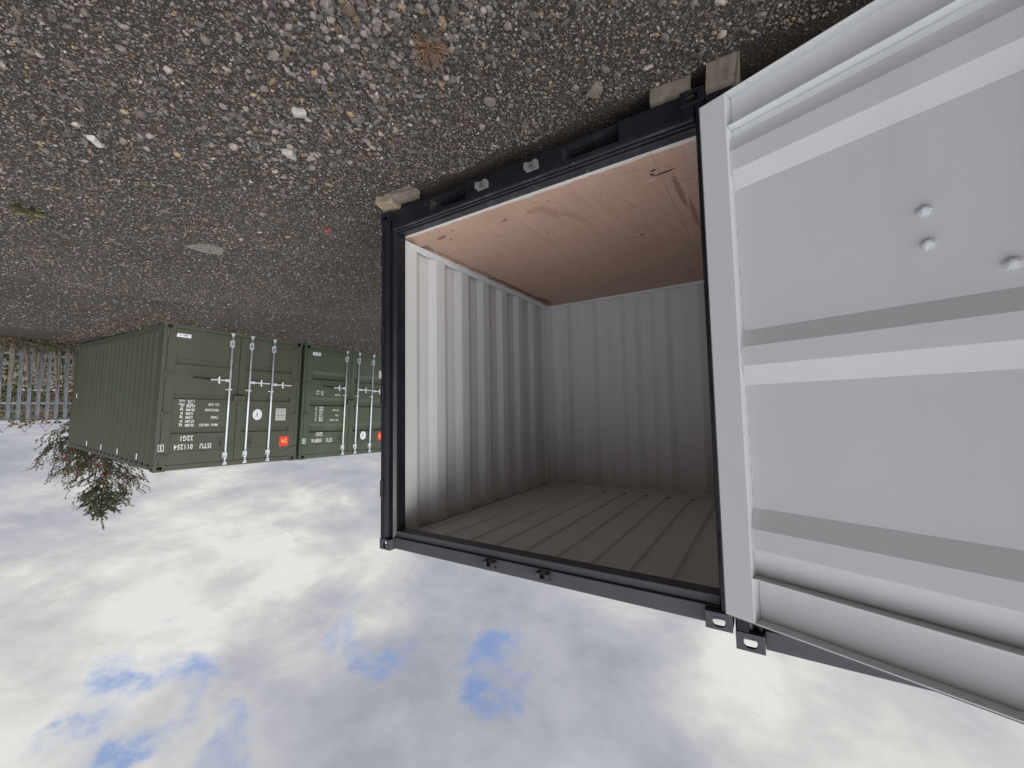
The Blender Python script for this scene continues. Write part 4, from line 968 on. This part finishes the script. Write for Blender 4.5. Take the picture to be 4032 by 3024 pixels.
def root_clump():
    x, y = 1.062, -.816; o = empty('dry_root_clump', (x, y, gz(x, y) + .004)); tag(o, 'brown tangle of dry roots lying on the coarse stones', 'dead plant')
    b = MB(); rr = random.Random(4)
    for i in range(130):
        a = rr.uniform(0, 6.28); r0 = rr.uniform(0, .05); p = Vector((r0 * math.cos(a) * 1.1, r0 * math.sin(a) * .8, rr.uniform(0, .018))); d = Vector((rr.uniform(-1, 1), rr.uniform(-1, 1), rr.uniform(-.3, .5))).normalized()
        path = [p.copy()]
        for k in range(7):
            d = (d + Vector((rr.uniform(-.7, .7), rr.uniform(-.7, .7), rr.uniform(-.4, .35)))).normalized(); p = p + d * .013; p.z = max(p.z, .001); q = Vector((p.x, p.y, 0))
            if q.length > .075: d = (d - q.normalized() * .9).normalized()
            path.append(p.copy())
        b.tube(path, .0011 + .0008 * rr.random(), 4, 0, False)
    b.build('root', ROOTM, o)
    b = MB()
    for i in range(3):
        a = 1.1 * i; b.tube([(.05 * math.cos(a), .05 * math.sin(a), .012), (.09 * math.cos(a + .3), .08 * math.sin(a + .3), .016), (.12 * math.cos(a + .1), .10 * math.sin(a + .1), .006)], .0016, 5, 0, False)
    b.build('stalk', BARK, o)
ROOTM = paint('dry_root', (.17, .10, .06), .9, .35, 60, .3, 120, dirt=(.30, .21, .12), dirt_amt=.7, dscale=60)
root_clump()

def litter():
    # leaves blown along the foot of the containers and about the yard
    n1 = 520; y = rng.uniform(-.6, 6.2, n1); x = 8.42 - np.abs(rng.normal(0, .16, n1)) + (2.986 - y) * .0; x = x + (y - .5) * -.014
    n2 = 110; x2 = rng.uniform(1.5, 8, n2); y2 = rng.uniform(-1.6, 4.5, n2)
    n3 = 500; x3 = rng.uniform(8.6, 14.6, n3); y3 = .40 - np.abs(rng.normal(0, .18, n3))
    X = np.concatenate([x, x2, x3]); Y = np.concatenate([y, y2, y3]); n = len(X)
    ok = ~((X > -.2) & (X < 2.5) & (Y > .0) & (Y < 3.1)); X, Y = X[ok], Y[ok]; n = len(X)
    pos = np.stack([X, Y, gz(X, Y) + rng.uniform(.004, .022, n)], -1)
    v, f, c = leaf_quads(pos, rng.uniform(.025, .06, n), .35, .6, pick([(.18, .10, .06), (.22, .16, .10), (.15, .095, .065), (.28, .23, .14), (.11, .085, .065)], (3, 3, 3, 2, 2), n))
    tag(npmesh('leaf_litter', v, f, LEAF, c), kind='stuff')
litter()
tag(rock('stone', (3.166, .044, gz(3.166, .044) + .012), (.045, .03, .02), (.1, .1, .2), paint('red_brick_chip', (.33, .05, .035), .85, .2, 30, .5, 80), 31, .3), 'small red brick chip on the gravel near the black corner post', 'stone', 'bigger stones on the gravel')

# ------------------------------------------------------------------ fences at the end of the yard
FX = 15.15
def fz(y): return float(gz(np.array(FX), np.array(y)))
def palisade():
    root = empty('palisade_fence', (FX, 0, fz(0))); tag(root, 'grey galvanised palisade fence with pointed pales at the end of the yard', 'fence')
    # W-section pale with a triple point
    b = MB(); prof = [(-.034, 0), (-.026, -.010), (-.012, -.002), (0, -.012), (.012, -.002), (.026, -.010), (.034, 0)]
    H = 1.93; tops = [H - .05, H - .012, H - .045, H + .035, H - .045, H - .012, H - .05]
    n = len(prof); vs = [(q, p, .06) for p, q in prof] + [(q, p, t) for (p, q), t in zip(prof, tops)] + [(q + .003, p, .06) for p, q in prof] + [(q + .003, p, t) for (p, q), t in zip(prof, tops)]
    fs = [(i, i + 1, n + i + 1, n + i) for i in range(n - 1)] + [(2 * n + i, 3 * n + i, 3 * n + i + 1, 2 * n + i + 1) for i in range(n - 1)] + [(n + i, n + i + 1, 3 * n + i + 1, 3 * n + i) for i in range(n - 1)]
    b.add(vs, fs); pale = None
    ys = np.arange(-4.2, 6.8, .155)
    for i, y in enumerate(ys):
        if pale is None: pale = b.build('pale', FENCEGALV, root); o = pale
        else: o = dup(pale, root)
        o.location = (random.uniform(-.004, .004), y, random.uniform(-.008, .008)); o.rotation_euler = (0, 0, 0)
    for z in (.32, 1.52): MB().box(.008, .045, -4.3, 6.8, z - .025, z + .025).build('rail', FENCEGALV, root, .003)
    for y in (-3.3, -.55, 2.2, 4.95): MB().box(.05, .13, y - .05, y + .05, -.1, 1.80).build('post', FENCEGALV, root, .003)
palisade()
def chain_link():
    x0 = FX - .28; root = empty('chain_link_fence', (x0, 0, fz(0))); tag(root, 'old wire mesh fence with line wires in front of the pales', 'fence')
    b = MB(); H = 1.72; pitch = .075; ya, yb = -3.2, 3.2; r = .0034
    # woven diamond mesh: each wire zigzags upwards
    k = 0; y = ya
    while y < yb:
        path = []; zz = .02; s_ = 0; sag = random.uniform(-.01, .01)
        while zz < H: path.append((sag + (.004 if s_ % 2 else -.004), y + (pitch if s_ % 2 else 0), zz)); zz += pitch * .9; s_ += 1
        b.tube(path, r, 3, 0, False); y += pitch; k += 1
    m = b.build('wire_mesh', WIRE, root); m['kind'] = 'stuff'
    for z in (.55, 1.06, 1.70, 1.74): MB().tube([(-.01, ya, z), (-.01, (ya + yb) / 2, z - .012), (-.01, yb, z)], .0035 if z < 1.6 else .006, 5).build('line_wire', WIRE, root)
    for y in (-2.6, -.95, 1.2, 2.9): MB().box(.01, .06, y - .025, y + .025, -.1, 2.05).build('post', CONC, root, .004)
chain_link()
def razor():
    root = empty('razor_wire', (FX - .28, 0, fz(0))); tag(root, 'coil of barbed wire stretched along the fence top against the sky', 'barbed wire')
    b = MB(); path = []; n = 900; ya, yb = -3.2, 3.2
    for i in range(n):
        t = i / n * 2 * math.pi * 19; path.append((.19 * math.cos(t), ya + (yb - ya) * i / n + .03 * math.sin(t * 2), 2.03 + .19 * math.sin(t)))
    b.tube(path, .0055, 4, 0, False)
    for i in range(0, n, 3):
        p = Vector(path[i]); d = Vector((random.uniform(-1, 1), random.uniform(-1, 1), random.uniform(-1, 1))).normalized() * .022
        b.tube([tuple(p - d), tuple(p + d)], [.003, .003], 3, 0, False)
    b.build('coil', WIRE, root)
    for z in (1.90, 2.03, 2.12): MB().tube([(0, ya, z), (0, yb, z)], .003, 4).build('strand', WIRE, root)
razor()

# bare stems between the yard and the fence
def stems():
    rr = random.Random(12)
    specs = [(14.95, -.33, .10, 1.05, 'thick leaning bare trunk in front of the pales'), (15.0, -.16, .06, 1.20, 'pale upright bare trunk beside the thick leaning one')]
    ys = [-.62, -.50, -.02, .10, .20, .31, .42, .54, .66, .80, -.85, -1.1, -1.4]
    for x, y, r, h, lab in specs: one(x, y, r * .55, h, lab, None, rr)
    for y in ys: one(14.95 + rr.uniform(-.05, .08), y, .016 + .010 * rr.random(), .85 + .5 * rr.random(), 'thin bare stem standing in the undergrowth against the fence', 'thin stems along the fence', rr)
def one(x, y, r, h, lab, grp, rr):
    root = empty('bare_stem', (x, y, fz(y) - .02)); tag(root, lab, 'tree stem', grp)
    b = MB(); path = []; rad = []; lean = rr.uniform(-.10, .10)
    for i in range(7):
        t = i / 6; path.append((rr.uniform(-.01, .01), lean * t * h + rr.uniform(-.012, .012), t * h)); rad.append(r * (1 - .35 * t))
    b.tube(path, rad, 7).build('trunk', BARK, root, smooth=True)
    for i in range(4):
        p = Vector(path[rr.randint(2, 6)]); d = Vector((rr.uniform(-.5, .2), rr.uniform(-1, 1), rr.uniform(.1, .9))).normalized()
        MB().tube([tuple(p), tuple(p + d * .14), tuple(p + d * .25 + Vector((0, rr.uniform(-.06, .06), .05)))], [r * .35, r * .22, r * .1], 5).build('branch', BARK, root)
stems()

def undergrowth():
    n = 2600; y = rng.uniform(-3.2, 1.0, n); x = 14.75 + rng.normal(0, .22, n); h = np.abs(rng.normal(0, .13, n))
    pos = np.stack([x, y, gz(x, y) + h], -1)
    v, f, c = leaf_quads(pos, rng.uniform(.03, .075, n), 1.0, .65, pick([(.040, .055, .025), (.06, .075, .03), (.11, .085, .045), (.15, .095, .055), (.08, .055, .035)], (5, 4, 2, 1.5, 2), n))
    # dry canes
    b = MB(); rr = random.Random(9)
    for i in range(240):
        yy = rr.uniform(-3.0, .9); xx = 14.72 + rr.uniform(-.3, .25); d = Vector((rr.uniform(-.6, .4), rr.uniform(-1, 1), rr.uniform(.1, .9))).normalized(); L = rr.uniform(.2, .6); p = Vector((xx, yy, fz(yy)))
        b.tube([tuple(p), tuple(p + d * L * .5 + Vector((0, 0, .04))), tuple(p + d * L)], .004, 3, 0, False)
    tv = np.array(b.v); tf = np.array([q for q in b.f]); tf3 = np.concatenate([tf[:, [0, 1, 2]], tf[:, [0, 2, 3]]])
    V = np.concatenate([v, tv]); F = np.concatenate([f, tf3 + len(v)]); C = np.concatenate([c, np.tile(np.array([[.20, .15, .10]]), (len(tv), 1))])
    tag(npmesh('undergrowth', V, F, LEAF, C), kind='stuff')
undergrowth()
def hedge():
    n = 15000; y = rng.uniform(-5, 8, n); x = 17.2 + rng.normal(0, .35, n); top = 1.95 + .16 * np.sin(1.9 * y) + .12 * np.sin(4.7 * y + 1) + .10 * np.sin(11 * y)
    h = top * rng.uniform(0, 1, n) ** .8
    pos = np.stack([x, y, -.42 + h], -1); k = np.sin(2.3 * y + 2 * h) + rng.normal(0, .5, n)
    c = np.where((k > .5)[:, None], pick([(.15, .15, .03), (.21, .17, .03)], (1, 1), n), np.where((k < -.9)[:, None], pick([(.26, .11, .06), (.20, .10, .06)], (1, 1), n), pick([(.05, .07, .025), (.08, .10, .035)], (1, 1), n)))
    v, f, c = leaf_quads(pos, rng.uniform(.06, .13, n), 1.4, .6, c)
    root = empty('hedge', (0, 0, 0)); tag(root, 'mixed green and yellow hedge seen through the gaps of the palisade', 'hedge')
    npmesh('foliage', v, f, LEAF, c, root)
    b = MB(); rr = random.Random(2)
    for i in range(70):
        yy = rr.uniform(-5, 8); b.tube([(17.2, yy, -.5), (17.2 + rr.uniform(-.2, .2), yy + rr.uniform(-.15, .15), .2), (17.2 + rr.uniform(-.3, .3), yy + rr.uniform(-.3, .3), .9)], [.02, .014, .006], 5)
    b.build('stem', BARKD, root)
hedge()
def far_wall():
    root = empty('garden_wall', (20.5, 0, -.5)); tag(root, 'cream rendered wall glimpsed beyond the hedge through the fence', 'wall')
    MB().box(0, .22, -9, 12, -.2, 1.02).build('wall', CREAMWALL, root, .01); MB().box(-.05, .27, -9, 12, 1.022, 1.08).build('coping', CREAMWALL, root, .01)
far_wall()

def berry_tree():
    bx, by = 15.95, 1.50; bz = -.36; root = empty('berry_tree', (bx, by, bz)); tag(root, 'small tree with dark leaves and red berries rising behind the dark green container', 'tree')
    rr = random.Random(21); twigs = []; tr = MB(); br = MB()
    H = 4.75
    trunk = [Vector((0.05 * math.sin(i * 1.3), .05 * math.sin(i) + .12 * (i / 12), H * i / 12)) for i in range(13)]
    tr.tube([tuple(p) for p in trunk], [.055 * (1 - i / 12.6) + .003 for i in range(13)], 8)
    def grow(p, d, L, r, lev):
        path = [p.copy()]; q = p.copy(); steps = 5
        for i in range(steps):
            d = (d + Vector((rr.uniform(-.22, .22), rr.uniform(-.22, .22), rr.uniform(-.05, .16)))).normalized(); q = q + d * L / steps; path.append(q.copy())
            if lev < 2 and i > 0 and rr.random() < .95:
                dd = (d + Vector((rr.uniform(-.9, .9), rr.uniform(-.9, .9), rr.uniform(-.25, .5)))).normalized(); grow(q, dd, L * rr.uniform(.35, .6), r * .5, lev + 1)
        br.tube([tuple(x) for x in path], [r * (1 - .8 * i / steps) for i in range(steps + 1)], 5 if lev == 0 else 3, 0, False)
        twigs.append((path, lev))
    for i in range(112):
        t = .30 + .66 * rr.random() ** 1.1; p = trunk[int(t * 12)].lerp(trunk[min(12, int(t * 12) + 1)], t * 12 % 1)
        a = rr.uniform(0, 6.283); up = rr.uniform(.35, 1.0); d = Vector((math.cos(a), math.sin(a), up)).normalized()
        grow(p, d, min(1.0, 1.9 * (1.03 - t) ** .95 + .06) * rr.uniform(.75, 1.12), .018 * (1.1 - t) + .004, 0)
    pos, dirs = [], []; bpos = []
    for path, lev in twigs:
        for a, c in zip(path, path[1:]):
            seg = (c - a); k = max(2, int(seg.length / .030))
            for i in range(k):
                q = a.lerp(c, (i + rr.random()) / k); dd = (seg.normalized() + Vector((rr.uniform(-1, 1), rr.uniform(-1, 1), rr.uniform(-.7, .9)))).normalized()
                if rr.random() < 1.30 - .82 * q.z / H: pos.append(q); dirs.append(dd)
        if lev >= 1 and path[0].z < 3.7 and rr.random() < .055:
            m = path[rr.randint(2, 4)]
            for i in range(rr.randint(8, 16)): bpos.append(m + Vector((rr.gauss(0, .035), rr.gauss(0, .035), rr.gauss(0, .025))))
    tr_top = trunk[12] + Vector((.02, .03, .32)); br.tube([tuple(trunk[12]), tuple(trunk[12].lerp(tr_top, .5) + Vector((.01, -.01, 0))), tuple(tr_top)], [.006, .004, .002], 4)
    for i in range(26):
        q = trunk[12].lerp(tr_top, i / 26); pos.append(q); dirs.append(Vector((rr.uniform(-1, 1), rr.uniform(-1, 1), .5)))
    for i in range(30):
        q = trunk[11].lerp(trunk[12], i / 30); pos.append(q); dirs.append(Vector((rr.uniform(-1, 1), rr.uniform(-1, 1), .6)))
    tr.build('trunk', BARKD, root, smooth=True); br.build('branch', BARKD, root)
    pos = np.array([tuple(p) for p in pos]); dirs = np.array([tuple(d) for d in dirs]); n = len(pos)
    v, f, c = leaf_quads(pos, rng.uniform(.042, .078, n), cols=pick([(.055, .062, .030), (.085, .092, .045), (.13, .13, .07), (.10, .08, .05)], (3, 4, 3, 1.5), n), dirs=dirs, aspect=.5)
    npmesh('crown', v, f, LEAF, c, root)
    bp = np.array([tuple(p) for p in bpos]); n = len(bp); s_ = rng.uniform(.010, .016, n)
    v = (OV[None] * s_[:, None, None] + bp[:, None, :]).reshape(-1, 3); f = (OF[None] + (np.arange(n) * 6)[:, None, None]).reshape(-1, 3)
    npmesh('berries', v, f, LEAF, np.repeat(pick([(.36, .018, .02), (.28, .02, .02)], (1, 1), n), 6, 0), root, True)['kind'] = 'stuff'
berry_tree()
